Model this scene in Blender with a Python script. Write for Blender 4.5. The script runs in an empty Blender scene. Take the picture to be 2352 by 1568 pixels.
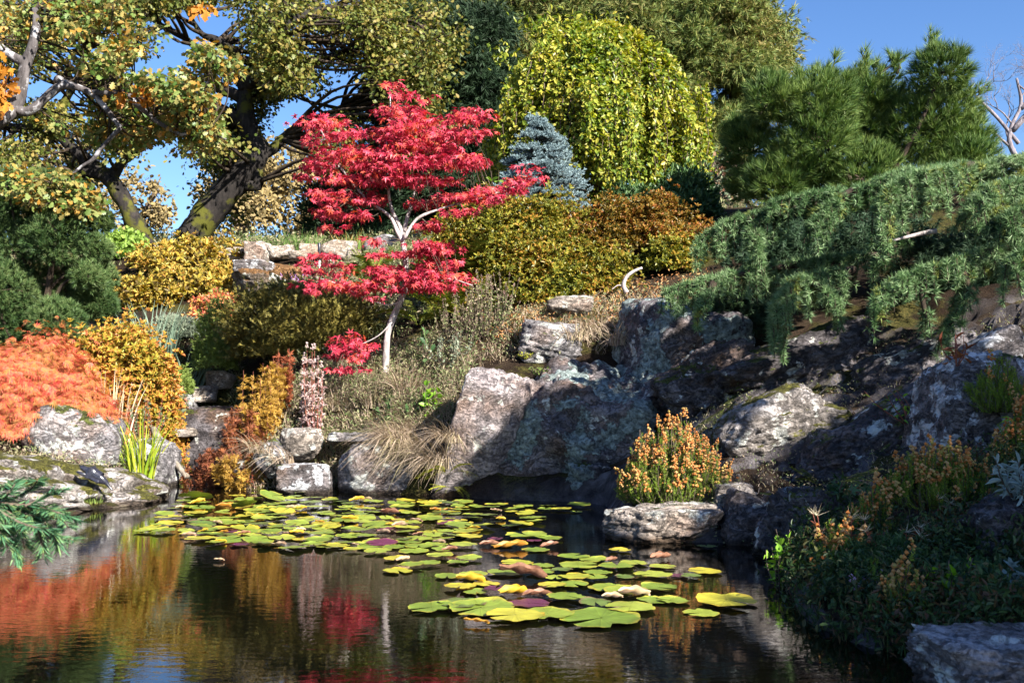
import bpy, math, random
import numpy as np
from mathutils import Vector

# ------------------------------------------------------------------ camera, sky, sun
SC = bpy.context.scene
COL = SC.collection
F = 2352 * 35 / 36.0            # focal length in pixels of the 2352-wide picture
CAM = np.array([0.0, 0.0, 1.2])
PITCH = math.radians(2.94)

cam = bpy.data.cameras.new("camera")
cam.lens = 35; cam.sensor_width = 36; cam.clip_end = 3000
cam.dof.use_dof = True; cam.dof.focus_distance = 12.5; cam.dof.aperture_fstop = 6.3
co = bpy.data.objects.new("camera", cam); COL.objects.link(co)
co.location = CAM; co.rotation_euler = (math.pi / 2 + PITCH, 0, 0)
SC.camera = co

SUN = np.array([0.53, -0.62, 0.51]); SUN /= np.linalg.norm(SUN)
sun_el = math.asin(SUN[2]); sun_az = math.atan2(SUN[0], SUN[1])
w = bpy.data.worlds.new("World"); SC.world = w; w.use_nodes = True
nt = w.node_tree
sky = nt.nodes.new("ShaderNodeTexSky"); sky.sky_type = 'NISHITA'; sky.sun_disc = False
sky.sun_elevation = sun_el; sky.sun_rotation = sun_az
sky.air_density = 1.0; sky.dust_density = 0.3; sky.ozone_density = 3.0
bg = nt.nodes["Background"]; bg.inputs[1].default_value = 0.062
hsv = nt.nodes.new("ShaderNodeHueSaturation"); hsv.inputs['Saturation'].default_value = 1.2; hsv.inputs['Hue'].default_value = .510
nt.links.new(sky.outputs[0], hsv.inputs['Color']); nt.links.new(hsv.outputs[0], bg.inputs[0])
sl = bpy.data.lights.new("sun", 'SUN'); sl.energy = 5.0; sl.angle = math.radians(0.5); sl.color = (1.0, 0.95, 0.86)
so = bpy.data.objects.new("sun", sl); COL.objects.link(so)
so.rotation_euler = Vector(SUN).to_track_quat('Z', 'Y').to_euler(); so.location = (20, -10, 30)
SC.view_settings.view_transform = 'Standard'; SC.view_settings.look = 'None'
SC.view_settings.gamma = 1.0; SC.view_settings.exposure = 1.78
SC.cycles.max_bounces = 6; SC.cycles.diffuse_bounces = 1; SC.cycles.glossy_bounces = 3
SC.cycles.transmission_bounces = 4; SC.cycles.transparent_max_bounces = 4
SC.cycles.sample_clamp_indirect = 4.0

R = np.random.default_rng(11)
random.seed(5)

# ------------------------------------------------------------------ small maths
def A(px, py, Y):
    """point at forward distance Y seen at (px, py) of the 2352 x 1568 picture"""
    px = np.asarray(px, float); py = np.asarray(py, float); Y = np.asarray(Y, float)
    u = (px - 1176) / F; v = (784 - py) / F
    c, s = math.cos(PITCH), math.sin(PITCH)
    dy = c - v * s; dz = s + v * c
    t = Y / dy
    return np.stack(np.broadcast_arrays(u * t, Y, CAM[2] + dz * t), -1)

def G0(px, py):
    """point of the water plane z = 0 seen at (px, py)"""
    u = (px - 1176) / F; v = (784 - py) / F
    c, s = math.cos(PITCH), math.sin(PITCH)
    t = -CAM[2] / (s + v * c)
    return np.array([u * t, (c - v * s) * t, 0.0])

def norm(v):
    v = np.asarray(v, float)
    return v / np.maximum(np.linalg.norm(v, axis=-1, keepdims=True), 1e-9)

def rand_dir(n):
    return norm(R.normal(size=(n, 3)))

_perm = np.random.default_rng(3).integers(0, 1 << 30, 4096)
_grad = norm(np.random.default_rng(4).normal(size=(256, 3)))
def pnoise(P):
    P = np.asarray(P, float); i = np.floor(P).astype(np.int64); f = P - i
    u = f * f * f * (f * (f * 6 - 15) + 10)
    out = 0
    for dx in (0, 1):
        for dy in (0, 1):
            for dz in (0, 1):
                h = (i[..., 0] + dx) * 73856093 ^ (i[..., 1] + dy) * 19349663 ^ (i[..., 2] + dz) * 83492791
                g = _grad[_perm[h & 4095] & 255]
                d = (g * (f - np.array([dx, dy, dz]))).sum(-1)
                wx = u[..., 0] if dx else 1 - u[..., 0]
                wy = u[..., 1] if dy else 1 - u[..., 1]
                wz = u[..., 2] if dz else 1 - u[..., 2]
                out = out + d * wx * wy * wz
    return out
def fbm(P, o=4, g=0.5):
    a, s, out = 1.0, 1.0, 0
    for k in range(o):
        out = out + a * pnoise(np.asarray(P) * s + 17.3 * k); a *= g; s *= 2.03
    return out

# ------------------------------------------------------------------ mesh collecting
class T:                                   # template: verts + faces
    def __init__(s, V, polys): s.V = np.array(V, float); s.polys = polys

class Geo:
    def __init__(s): s.v = []; s.n = 0; s.p = []
    def add(s, V, Fc, mat=0, smooth=False):
        V = np.asarray(V, np.float32).reshape(-1, 3)
        for f in (Fc if isinstance(Fc, list) else [Fc]):
            s.p.append((np.asarray(f, np.int64) + s.n, mat, smooth))
        s.v.append(V); s.n += len(V)
    def inst(s, t, pos, d, nrm, sc, mat=0, sx=None):
        pos = np.asarray(pos, float); N = len(pos)
        if N == 0: return
        y = norm(d); x = np.cross(y, nrm)
        bad = np.linalg.norm(x, axis=1) < 1e-4
        x[bad] = np.cross(y[bad], [0.31, 0.5, 0.8]); x = norm(x); z = np.cross(x, y)
        sc = np.broadcast_to(np.asarray(sc, float), (N,))[:, None, None]
        tv = t.V[None]
        wx = 1.0 if sx is None else np.broadcast_to(np.asarray(sx, float), (N,))[:, None, None]
        V = pos[:, None, :] + sc * (tv[..., 0:1] * wx * x[:, None] + tv[..., 1:2] * y[:, None] + tv[..., 2:3] * z[:, None])
        k = len(t.V); off = (np.arange(N) * k)[:, None, None]
        fs = [(np.asarray(f)[None] + off).reshape(-1, np.asarray(f).shape[1]) for f in t.polys]
        s.add(V.reshape(-1, 3), fs, mat)
    def tube(s, pts, r0, r1, sides=7, mat=0, wob=0.0, power=1.0, sub=4):
        P = np.asarray(pts, float)
        if len(P) > 2 and sub > 1:
            Q = np.vstack([2 * P[0] - P[1], P, 2 * P[-1] - P[-2]]); out = []
            for i in range(1, len(Q) - 2):
                for t in np.arange(sub) / sub:
                    a, b, c, d = Q[i - 1], Q[i], Q[i + 1], Q[i + 2]
                    out.append(0.5 * ((2 * b) + (c - a) * t + (2 * a - 5 * b + 4 * c - d) * t * t + (3 * b - a - 3 * c + d) * t ** 3))
            out.append(P[-1]); P = np.array(out)
        n = len(P); t = np.linspace(0, 1, n) ** power
        r = r0 + (r1 - r0) * t if np.isscalar(r0) else np.interp(np.linspace(0, 1, n), np.linspace(0, 1, len(r0)), r0)
        d = norm(np.gradient(P, axis=0))
        ref = np.array([0.13, 0.95, 0.2]); a = norm(np.cross(d, ref)); b = np.cross(d, a)
        th = np.linspace(0, 2 * np.pi, sides, endpoint=False)
        rr = r[:, None] * np.ones(sides)
        V = P[:, None] + rr[..., None] * (np.cos(th)[None, :, None] * a[:, None] + np.sin(th)[None, :, None] * b[:, None])
        if wob:
            nz = fbm(V * 2.2, 3); V = V + (V - P[:, None]) * (nz * wob)[..., None]
        idx = np.arange(n * sides).reshape(n, sides); nx = np.roll(idx, -1, 1)
        q = np.stack([idx[:-1], nx[:-1], nx[1:], idx[1:]], -1).reshape(-1, 4)
        s.add(V.reshape(-1, 3), [q, idx[-1:][:, ::1], idx[:1][:, ::-1]], mat, True)
        return P
    def blades(s, base, h, L, wd, bend, mat=0, seg=4):
        """curved tapering grass blades: base (N,3), horizontal lean h (N,3)"""
        N = len(base); t = np.linspace(0, 1, seg + 1)[None, :, None]
        L = np.broadcast_to(np.asarray(L, float), (N,))[:, None, None]; bend = np.broadcast_to(np.asarray(bend, float), (N,))[:, None, None]
        wd = np.broadcast_to(np.asarray(wd, float), (N,))[:, None, None]
        h = norm(h)[:, None]; up = np.array([0, 0, 1.0])
        P = base[:, None] + L * (up * (t - bend * t * t * 0.55) + h * (np.minimum(bend, 1) * t * t * 0.8 + 0.12 * t))
        sd = norm(np.cross(h, up) + R.normal(scale=0.6, size=(N, 1, 3)) * np.array([1, 1, 0.2]))
        wt = wd * (1 - t ** 1.6 * 0.93)
        V = np.stack([P - sd * wt * 0.5, P + sd * wt * 0.5], 2).reshape(N, -1, 3)
        k = 2 * (seg + 1)
        q = np.array([[2 * i, 2 * i + 1, 2 * i + 3, 2 * i + 2] for i in range(seg)])
        s.add(V.reshape(-1, 3), [(q[None] + (np.arange(N) * k)[:, None, None]).reshape(-1, 4)], mat)
    def mesh(s, name, mats, off=None):
        me = bpy.data.meshes.new(name)
        V = np.concatenate(s.v).astype(np.float32)
        if off is not None: V = V - np.asarray(off, np.float32)
        nf = sum(len(f) for f, _, _ in s.p); nl = sum(f.size for f, _, _ in s.p)
        me.vertices.add(len(V)); me.vertices.foreach_set("co", V.ravel())
        me.loops.add(nl); me.polygons.add(nf)
        li = np.concatenate([f.ravel() for f, _, _ in s.p]).astype(np.int32)
        tot = np.concatenate([np.full(len(f), f.shape[1]) for f, _, _ in s.p])
        st = np.concatenate([[0], np.cumsum(tot)[:-1]]).astype(np.int32)
        me.loops.foreach_set("vertex_index", li)
        me.polygons.foreach_set("loop_start", st)
        me.polygons.foreach_set("material_index", np.concatenate([np.full(len(f), m) for f, m, _ in s.p]).astype(np.int32))
        me.polygons.foreach_set("use_smooth", np.concatenate([np.full(len(f), sm) for f, _, sm in s.p]))
        for m in (mats if isinstance(mats, (list, tuple)) else [mats]): me.materials.append(m)
        me.update(calc_edges=True); me.validate()
        return me
    def build(s, name, mats, parent=None, **kw):
        off = np.array(parent.matrix_basis.translation) if parent is not None else None
        if parent is not None and parent.parent is not None: off = off + np.array(parent.parent.matrix_basis.translation)
        o = bpy.data.objects.new(name, s.mesh(name, mats, off)); COL.objects.link(o)
        if parent is not None: o.parent = parent
        for k, v in kw.items(): o[k] = v
        return o
    def build_at(s, name, mats, loc, **kw):
        """a thing that is one mesh, origin at its base"""
        o = bpy.data.objects.new(name, s.mesh(name, mats, loc)); COL.objects.link(o); o.location = loc
        for k, v in kw.items(): o[k] = v
        return o

def thing(name, label, cat, loc, group=None):
    o = bpy.data.objects.new(name, None); COL.objects.link(o); o.location = [float(c) for c in loc]
    o.empty_display_size = 0.2; o["label"] = label; o["category"] = cat
    if group: o["group"] = group
    return o

# ------------------------------------------------------------------ materials
def mat_new(name):
    m = bpy.data.materials.new(name); m.use_nodes = True
    n = m.node_tree; n.nodes.clear()
    out = n.nodes.new("ShaderNodeOutputMaterial")
    return m, n, out
def ramp(n, cols, interp='LINEAR', pos=None):
    r = n.nodes.new("ShaderNodeValToRGB"); e = r.color_ramp.elements
    r.color_ramp.interpolation = interp
    while len(e) < len(cols): e.new(0.5)
    for i, c in enumerate(cols):
        e[i].position = pos[i] if pos else i / max(1, len(cols) - 1); e[i].color = (*c, 1)
    return r
def noise(n, scale, detail=4, rough=0.55, vec=None, dist=0.0):
    t = n.nodes.new("ShaderNodeTexNoise"); t.inputs['Scale'].default_value = scale
    t.inputs['Detail'].default_value = detail; t.inputs['Roughness'].default_value = rough
    t.inputs['Distortion'].default_value = dist
    if vec is not None: n.links.new(vec, t.inputs['Vector'])
    return t
def math_n(n, op, a, b=None, clamp=False):
    m = n.nodes.new("ShaderNodeMath"); m.operation = op; m.use_clamp = clamp
    for i, x in enumerate((a, b)):
        if x is None: continue
        if isinstance(x, (int, float)): m.inputs[i].default_value = x
        else: n.links.new(x, m.inputs[i])
    return m.outputs[0]
def mixc(n, fac, a, b, blend='MIX'):
    m = n.nodes.new("ShaderNodeMix"); m.data_type = 'RGBA'; m.blend_type = blend
    for i, x in ((0, fac), (6, a), (7, b)):
        if isinstance(x, (int, float)): m.inputs[i].default_value = x
        elif isinstance(x, tuple): m.inputs[i].default_value = (*x, 1)
        else: n.links.new(x, m.inputs[i])
    return m.outputs[2]
def geo_pos(n):
    return n.nodes.new("ShaderNodeNewGeometry")

def leafmat(name, cols, transl=0.3, rough=0.5, var=0.35, nscale=1.6, tint=None, spec=0.4):
    transl *= .75; spec *= .6
    m, n, out = mat_new(name)
    g = geo_pos(n)
    nz = noise(n, nscale, 2, 0.5, g.outputs['Position'])
    fac = math_n(n, 'ADD', g.outputs['Random Per Island'], math_n(n, 'MULTIPLY', math_n(n, 'SUBTRACT', nz.outputs[0], 0.5), 1.3), True)
    r = ramp(n, cols); n.links.new(fac, r.inputs[0])
    nz2 = noise(n, nscale * 0.45, 2, 0.5, g.outputs['Position'])
    val = math_n(n, 'ADD', math_n(n, 'MULTIPLY', nz2.outputs[0], 2 * var), 1 - var)
    hs = n.nodes.new("ShaderNodeHueSaturation"); n.links.new(r.outputs[0], hs.inputs['Color']); n.links.new(val, hs.inputs['Value'])
    c = hs.outputs[0]
    p = n.nodes.new("ShaderNodeBsdfPrincipled"); n.links.new(c, p.inputs['Base Color'])
    p.inputs['Roughness'].default_value = rough; p.inputs['Specular IOR Level'].default_value = spec
    if transl > 0:
        t = n.nodes.new("ShaderNodeBsdfTranslucent")
        hs2 = n.nodes.new("ShaderNodeHueSaturation"); n.links.new(c, hs2.inputs['Color']); hs2.inputs['Saturation'].default_value = 1.15; hs2.inputs['Value'].default_value = 1.25
        n.links.new(hs2.outputs[0], t.inputs[0])
        mx = n.nodes.new("ShaderNodeMixShader"); mx.inputs[0].default_value = transl
        n.links.new(p.outputs[0], mx.inputs[1]); n.links.new(t.outputs[0], mx.inputs[2]); n.links.new(mx.outputs[0], out.inputs[0])
    else: n.links.new(p.outputs[0], out.inputs[0])
    return m

def barkmat(name, dark, light, moss=None, scale=9, lich=None):
    m, n, out = mat_new(name); g = geo_pos(n)
    mp = n.nodes.new("ShaderNodeMapping"); mp.inputs['Scale'].default_value = (1, 1, 0.35); n.links.new(g.outputs['Position'], mp.inputs[0])
    nz = noise(n, scale, 6, 0.65, mp.outputs[0])
    r = ramp(n, [dark, light], pos=[0.35, 0.68]); n.links.new(nz.outputs[0], r.inputs[0]); c = r.outputs[0]
    if lich:
        n3 = noise(n, scale * 0.6, 4, 0.6, g.outputs['Position']); rr = ramp(n, [(0,) * 3, (1,) * 3], pos=[0.52, 0.58]); n.links.new(n3.outputs[0], rr.inputs[0])
        c = mixc(n, rr.outputs[0], c, lich)
    if moss:
        n2 = noise(n, 1.6, 4, 0.6, g.outputs['Position']); rr = ramp(n, [(0,) * 3, (1,) * 3], pos=[0.52, 0.6]); n.links.new(n2.outputs[0], rr.inputs[0])
        c = mixc(n, rr.outputs[0], c, moss)
    p = n.nodes.new("ShaderNodeBsdfPrincipled"); n.links.new(c, p.inputs['Base Color']); p.inputs['Roughness'].default_value = 0.9; p.inputs['Specular IOR Level'].default_value = 0.2
    b = n.nodes.new("ShaderNodeBump"); b.inputs['Strength'].default_value = 0.8; b.inputs['Distance'].default_value = 0.03
    n.links.new(nz.outputs[0], b.inputs['Height']); n.links.new(b.outputs[0], p.inputs['Normal'])
    n.links.new(p.outputs[0], out.inputs[0])
    return m

def rockmat(name, base, light, lichen=(0.55, 0.55, 0.5), lich_amt=0.56, moss=(0.06, 0.07, 0.012), moss_amt=0.62, stain=(0.25, 0.13, 0.06), scale=1.0, crust=None, crust_amt=0.55, wet=False):
    m, n, out = mat_new(name); g = geo_pos(n); P = g.outputs['Position']
    mp = n.nodes.new("ShaderNodeMapping"); mp.inputs['Rotation'].default_value = (0.4, 0.5, 0.3); mp.inputs['Scale'].default_value = (1, 1, 1.7); n.links.new(P, mp.inputs[0])
    n1 = noise(n, 2.6 * scale, 10, 0.68, mp.outputs[0], 0.4)
    r = ramp(n, [tuple(0.35 * c for c in base), base, light], pos=[0.3, 0.48, 0.68]); n.links.new(n1.outputs[0], r.inputs[0]); c = r.outputs[0]
    ns = noise(n, 1.1 * scale, 5, 0.6, P); rs = ramp(n, [(0,) * 3, (1,) * 3], pos=[0.52, 0.7]); n.links.new(ns.outputs[0], rs.inputs[0])
    c = mixc(n, math_n(n, 'MULTIPLY', rs.outputs[0], 0.55), c, stain)
    # fine speckle
    nf = noise(n, 38 * scale, 3, 0.7, P); rf = ramp(n, [(0.45,) * 3, (1.15,) * 3], pos=[0.3, 0.6]); n.links.new(nf.outputs[0], rf.inputs[0])
    c = mixc(n, 1.0, c, rf.outputs[0], 'MULTIPLY')
    # lichen patches
    nl = noise(n, 4.2 * scale, 8, 0.62, P, 0.3); rl = ramp(n, [(0,) * 3, (1,) * 3], pos=[lich_amt, lich_amt + 0.03]); n.links.new(nl.outputs[0], rl.inputs[0])
    c = mixc(n, math_n(n, 'MULTIPLY', rl.outputs[0], 0.85), c, lichen)
    hgt = math_n(n, 'ADD', math_n(n, 'MULTIPLY', n1.outputs[0], 1.0), math_n(n, 'MULTIPLY', nf.outputs[0], 0.35))
    nk = noise(n, 5.5 * scale, 6, .7, mp.outputs[0], .8); ck = math_n(n, 'MULTIPLY', math_n(n, 'ABSOLUTE', math_n(n, 'SUBTRACT', nk.outputs[0], .5)), 9.0, True)
    rk = ramp(n, [(.22,) * 3, (1,) * 3], pos=[0.0, .35]); n.links.new(ck, rk.inputs[0]); c = mixc(n, .45, c, rk.outputs[0], 'MULTIPLY'); hgt = math_n(n, 'ADD', hgt, math_n(n, 'MULTIPLY', rk.outputs[0], .35))
    if crust:
        nc = noise(n, 1.7, 3, 0.5, P, 0.2); nd = noise(n, 16, 5, 0.7, P)
        vv = math_n(n, 'ADD', nc.outputs[0], math_n(n, 'MULTIPLY', math_n(n, 'SUBTRACT', nd.outputs[0], 0.5), 0.28))
        rc = ramp(n, [(0,) * 3, (1,) * 3], pos=[crust_amt, crust_amt + 0.02]); n.links.new(vv, rc.inputs[0])
        rc2 = ramp(n, [tuple(0.25 * k for k in crust), crust], pos=[0.38, 0.6]); n.links.new(nd.outputs[0], rc2.inputs[0])
        c = mixc(n, rc.outputs[0], c, rc2.outputs[0])
        hgt = math_n(n, 'ADD', hgt, math_n(n, 'MULTIPLY', rc.outputs[0], math_n(n, 'ADD', nd.outputs[0], 0.3)))
    # moss on faces that look up
    sx = n.nodes.new("ShaderNodeSeparateXYZ"); n.links.new(g.outputs['Normal'], sx.inputs[0])
    nm = noise(n, 2.2 * scale, 6, 0.65, P)
    mv = math_n(n, 'ADD', math_n(n, 'MULTIPLY', sx.outputs[2], 0.16), nm.outputs[0])
    rm = ramp(n, [(0,) * 3, (1,) * 3], pos=[moss_amt, moss_amt + 0.04]); n.links.new(mv, rm.inputs[0])
    nmm = noise(n, 60, 2, 0.6, P); rmc = ramp(n, [tuple(0.4 * k for k in moss), tuple(1.6 * k for k in moss)], pos=[0.35, 0.65]); n.links.new(nmm.outputs[0], rmc.inputs[0])
    c = mixc(n, rm.outputs[0], c, rmc.outputs[0])
    sz = n.nodes.new("ShaderNodeSeparateXYZ"); n.links.new(P, sz.inputs[0]); wz = math_n(n, 'ADD', sz.outputs[2], math_n(n, 'MULTIPLY', math_n(n, 'SUBTRACT', nm.outputs[0], .5), .12)); rw = ramp(n, [(.22, .18, .14), (1, 1, 1)], pos=[.035, .075]); n.links.new(wz, rw.inputs[0]); c = mixc(n, 1.0, c, rw.outputs[0], 'MULTIPLY')
    p = n.nodes.new("ShaderNodeBsdfPrincipled"); n.links.new(c, p.inputs['Base Color']); p.inputs['Roughness'].default_value = 0.85; p.inputs['Specular IOR Level'].default_value = 0.25
    b = n.nodes.new("ShaderNodeBump"); b.inputs['Strength'].default_value = 1.0; b.inputs['Distance'].default_value = 0.06
    n.links.new(hgt, b.inputs['Height']); n.links.new(b.outputs[0], p.inputs['Normal'])
    n.links.new(p.outputs[0], out.inputs[0])
    return m

def plainmat(name, col, rough=0.6, spec=0.4, metal=0.0, var=0.0, scale=8):
    m, n, out = mat_new(name); p = n.nodes.new("ShaderNodeBsdfPrincipled")
    g = geo_pos(n); nz = noise(n, scale, 5, 0.6, g.outputs['Position'])
    r = ramp(n, [tuple(c * (1 - var) for c in col), tuple(min(1, c * (1 + var)) for c in col)], pos=[0.35, 0.65]); n.links.new(nz.outputs[0], r.inputs[0])
    n.links.new(r.outputs[0], p.inputs['Base Color']); p.inputs['Roughness'].default_value = rough
    p.inputs['Specular IOR Level'].default_value = spec; p.inputs['Metallic'].default_value = metal
    n.links.new(p.outputs[0], out.inputs[0])
    return m

# ------------------------------------------------------------------ leaf templates
def tpl_oval(wd=0.5, fold=0.10, droop=0.12):
    V = [(0, 0, 0), (wd * .42, .32, fold), (wd * .40, .68, fold - droop * .5), (0, 1, -droop), (-wd * .40, .68, fold - droop * .5), (-wd * .42, .32, fold)]
    return T(V, [np.array([[0, 1, 2, 3], [0, 3, 4, 5]])])
def tpl_star(lobes=5, spread=2.2, notch=0.34, droop=0.18):
    """palmate maple leaf: a fan of pointed lobes"""
    V = [(0, 0.12, 0)]; ang = np.linspace(-spread, spread, lobes); P = []
    for i, a in enumerate(ang):
        l = 1.0 - 0.42 * (abs(a) / spread) ** 1.5
        if i == 0: V.append((math.sin(a - .25) * notch * .5, .12 + math.cos(a - .25) * notch * .5, 0))
        V.append((math.sin(a) * l, .12 + math.cos(a) * l * .9, -droop * l))
        b = a + (ang[1] - ang[0]) * .5
        V.append((math.sin(b) * notch, .12 + math.cos(b) * notch, 0.02))
    q = [[0, 1 + 2 * i, 2 + 2 * i, 3 + 2 * i] for i in range(lobes)]
    return T(V, [np.array(q)])
def tpl_oak(wd=0.62):
    """lobed oak leaf as two half outlines folded on the midrib"""
    ys = [0, .2, .3, .48, .56, .78, .82, 1.0]; xs = [0, .26, .15, .46, .26, .42, .25, 0]
    V = [(x * wd, y, 0.08 * x - 0.12 * y * y) for x, y in zip(xs, ys)] + [(-x * wd, y, 0.08 * x - 0.12 * y * y) for x, y in zip(xs[1:-1], ys[1:-1])]
    V += [(0, .3, -.01), (0, .56, -.04), (0, .82, -.08)]
    q = [[14, 2, 3, 4], [14, 4, 15, 0], [15, 4, 5, 6], [15, 6, 7, 16], [14, 9, 8, 0]]
    # right: 0..7, left: 8..13 = indices of ys 1..6, mid: 14 (.3) 15 (.56) 16 (.82)
    right = [[0, 1, 2, 14], [14, 2, 3, 4], [14, 4, 15, 14], [15, 4, 5, 6], [15, 6, 16, 15], [16, 6, 7, 16]]
    qs = [[0, 1, 2, 14], [14, 2, 3, 4], [15, 4, 5, 6], [0, 14, 9, 8], [14, 11, 10, 9], [15, 13, 12, 11]]
    tr = [[14, 4, 15], [15, 6, 16], [16, 6, 7], [14, 15, 11], [15, 16, 13], [16, 7, 13]]
    return T(V, [np.array(qs), np.array(tr)])
def tpl_needles(n, l0, l1, width, ang0, ang1, along=0.0, seed=0, curl=0.0):
    """needles leaving an axis along +Y: tuft (along = 0) or bottle brush"""
    r = np.random.default_rng(seed); V = []; Q = []
    for i in range(n):
        t = r.random() * along; a = r.uniform(ang0, ang1); ph = r.random() * 6.283
        d = np.array([math.sin(a) * math.cos(ph), math.cos(a), math.sin(a) * math.sin(ph)])
        L = r.uniform(l0, l1); s = norm(np.cross(d, r.normal(size=3))) * width * .5
        o = np.array([0, t, 0]); k = len(V)
        V += [o - s, o + s, o + d * L + np.array([0, 0, -curl * L])]; Q.append([k, k + 1, k + 2])
    return T(V, [np.array(Q)])
def tpl_frond(n=15, arch=0.35, wd=0.2, width=0.035, seed=0):
    """fern frond along +Y arching to -Z"""
    r = np.random.default_rng(seed); V = []; Tq = []
    def P(t): return np.array([0, t * (1 - .12 * arch * t), .25 * t - arch * t * t])
    for i in range(8):
        a, b = P(i / 8), P((i + 1) / 8); k = len(V); w_ = .007
        V += [a + [w_, 0, 0], a - [w_, 0, 0], b]; Tq.append([k, k + 1, k + 2])
    for i in range(n):
        t = .12 + .86 * i / (n - 1); L = wd * math.sin(math.pi * min(1, .18 + .82 * (1 - (t - .12) / .88)) ** .8) * r.uniform(.85, 1.1) + .015
        for sgn in (1, -1):
            o = P(t); k = len(V); e = o + np.array([sgn * L * .92, L * .38, -.18 * L + r.normal() * .01])
            V += [o + [0, -width * .5, 0], o + [0, width * .5, 0], o * .35 + e * .65 + [0, width * .4, 0], e, o * .35 + e * .65 - [0, width * .4, 0]]
            Tq += [[k, k + 1, k + 2], [k, k + 2, k + 4], [k + 4, k + 2, k + 3]]
    return T(V, [np.array(Tq)])
def tpl_feather(n=7, seed=0):
    """finely cut leaf of a lace-leaf maple, hanging"""
    r = np.random.default_rng(seed); V = []; Q = []
    for a in np.linspace(-1.0, 1.0, n):
        L = 1 - .45 * abs(a) + r.normal() * .06; d = np.array([math.sin(a), math.cos(a), 0]); s = np.array([d[1], -d[0], 0]) * .035
        k = len(V); m_ = d * L * .5 + np.array([0, 0, .03]); e = d * L + np.array([0, 0, -.12])
        V += [(0, 0, 0), m_ - s, e, m_ + s]; Q.append([k, k + 1, k + 2, k + 3])
    return T(V, [np.array(Q)])
def tpl_spray(n=9, seed=0, width=.10, fan=0.75):
    """flat scale-leaf spray of a cypress"""
    r = np.random.default_rng(seed); V = []; Q = []
    for i in range(n):
        t = r.random() * .6; a = r.uniform(-fan, fan); L = r.uniform(.3, .55); d = np.array([math.sin(a), math.cos(a), r.normal() * .3]); o = np.array([0, t, 0])
        s = np.array([d[1], -d[0], 0]) * width * .5; k = len(V); m_ = o + d * L * .45
        V += [o, m_ - s, o + d * L, m_ + s]; Q.append([k, k + 1, k + 2, k + 3])
    return T(V, [np.array(Q)])
def tpl_bead(n=10, h=1.0, rad=.28, size=.16, seed=0):
    """a spike of small blossoms"""
    r = np.random.default_rng(seed); V = []; Q = []
    for i in range(n):
        t = r.random(); ph = r.random() * 6.28; rr = rad * (1 - .6 * t) * r.uniform(.4, 1); o = np.array([rr * math.cos(ph), t * h, rr * math.sin(ph)]); k = len(V)
        for d in ((1, 0, 0), (0, 1, 0), (-1, 0, 0), (0, -1, 0), (0, 0, 1), (0, 0, -1)): V.append(o + np.array(d) * size * r.uniform(.7, 1.1))
        for f in ((0, 1, 4), (1, 2, 4), (2, 3, 4), (3, 0, 4), (1, 0, 5), (2, 1, 5), (3, 2, 5), (0, 3, 5)): Q.append([k + j for j in f])
    return T(V, [np.array(Q)])

OVAL, OVALW, LANCE = tpl_oval(.5), tpl_oval(.8), tpl_oval(.28)
STAR = [tpl_star(5, 1.9, .3, .12), tpl_star(7, 2.2, .3, .25)]
OAK = tpl_oak(); OAKW = tpl_oak(.85)
PINE = [tpl_needles(28, .7, 1.0, .048, .08, .75, .30, i) for i in range(3)]
MUGO = [tpl_needles(28, .55, .9, .075, .1, 1.0, .3, i + 5) for i in range(3)]
SBR = [tpl_needles(60, .22, .34, .07, .5, 1.2, 1.0, i + 60) for i in range(3)]
BRUSH = [tpl_needles(46, .16, .24, .05, .6, 1.25, 1.0, i + 9) for i in range(3)]
ROSE = [tpl_needles(15, .7, 1.1, .095, .25, 1.35, 0.15, i + 20) for i in range(3)]
FINE = [tpl_needles(15, .35, .8, .085, .15, 1.0, .45, i + 30) for i in range(3)]
FROND = [tpl_frond(16, a, .17, .04, i) for i, a in enumerate((.15, .4, .7))]
def tpl_whorl(n, seed):
    r = np.random.default_rng(seed); V = []; Q = []
    for i in range(n):
        a = 6.283 * i / n + r.normal() * .3; e = r.uniform(.5, 1.25); c, sn = math.cos(a), math.sin(a); k = len(V); L_ = r.uniform(.75, 1.1)
        for x, y, z in OVAL.V: y1, z1 = y * math.sin(e) * L_, y * math.cos(e) * L_ + z; V.append((x * .75 * c - y1 * sn, z1, x * .75 * sn + y1 * c))
        Q += [[k, k + 1, k + 2, k + 3], [k, k + 3, k + 4, k + 5]]
    return T(V, [np.array(Q)])
WHORL = [tpl_whorl(6, i) for i in range(4)]
PLUME = [tpl_frond(34, a, .085, .022, i + 3) for i, a in enumerate((.05, .2, .45))]
FEATHER = [tpl_feather(7, i) for i in range(3)]
SPRAY = [tpl_spray(10, i) for i in range(3)]
BEAD = [tpl_bead(12, 1, .3, .13, i) for i in range(3)]

def inst_var(g, tl, pos, d, nrm, sc, mat=0):
    """scatter with a random choice of template per item"""
    N = len(pos); k = R.integers(0, len(tl), N); sc = np.broadcast_to(np.asarray(sc, float), (N,))
    for i, t in enumerate(tl):
        q = k == i
        if q.any(): g.inst(t, np.asarray(pos)[q], np.asarray(d)[q], np.asarray(nrm)[q], sc[q], mat)

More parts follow.
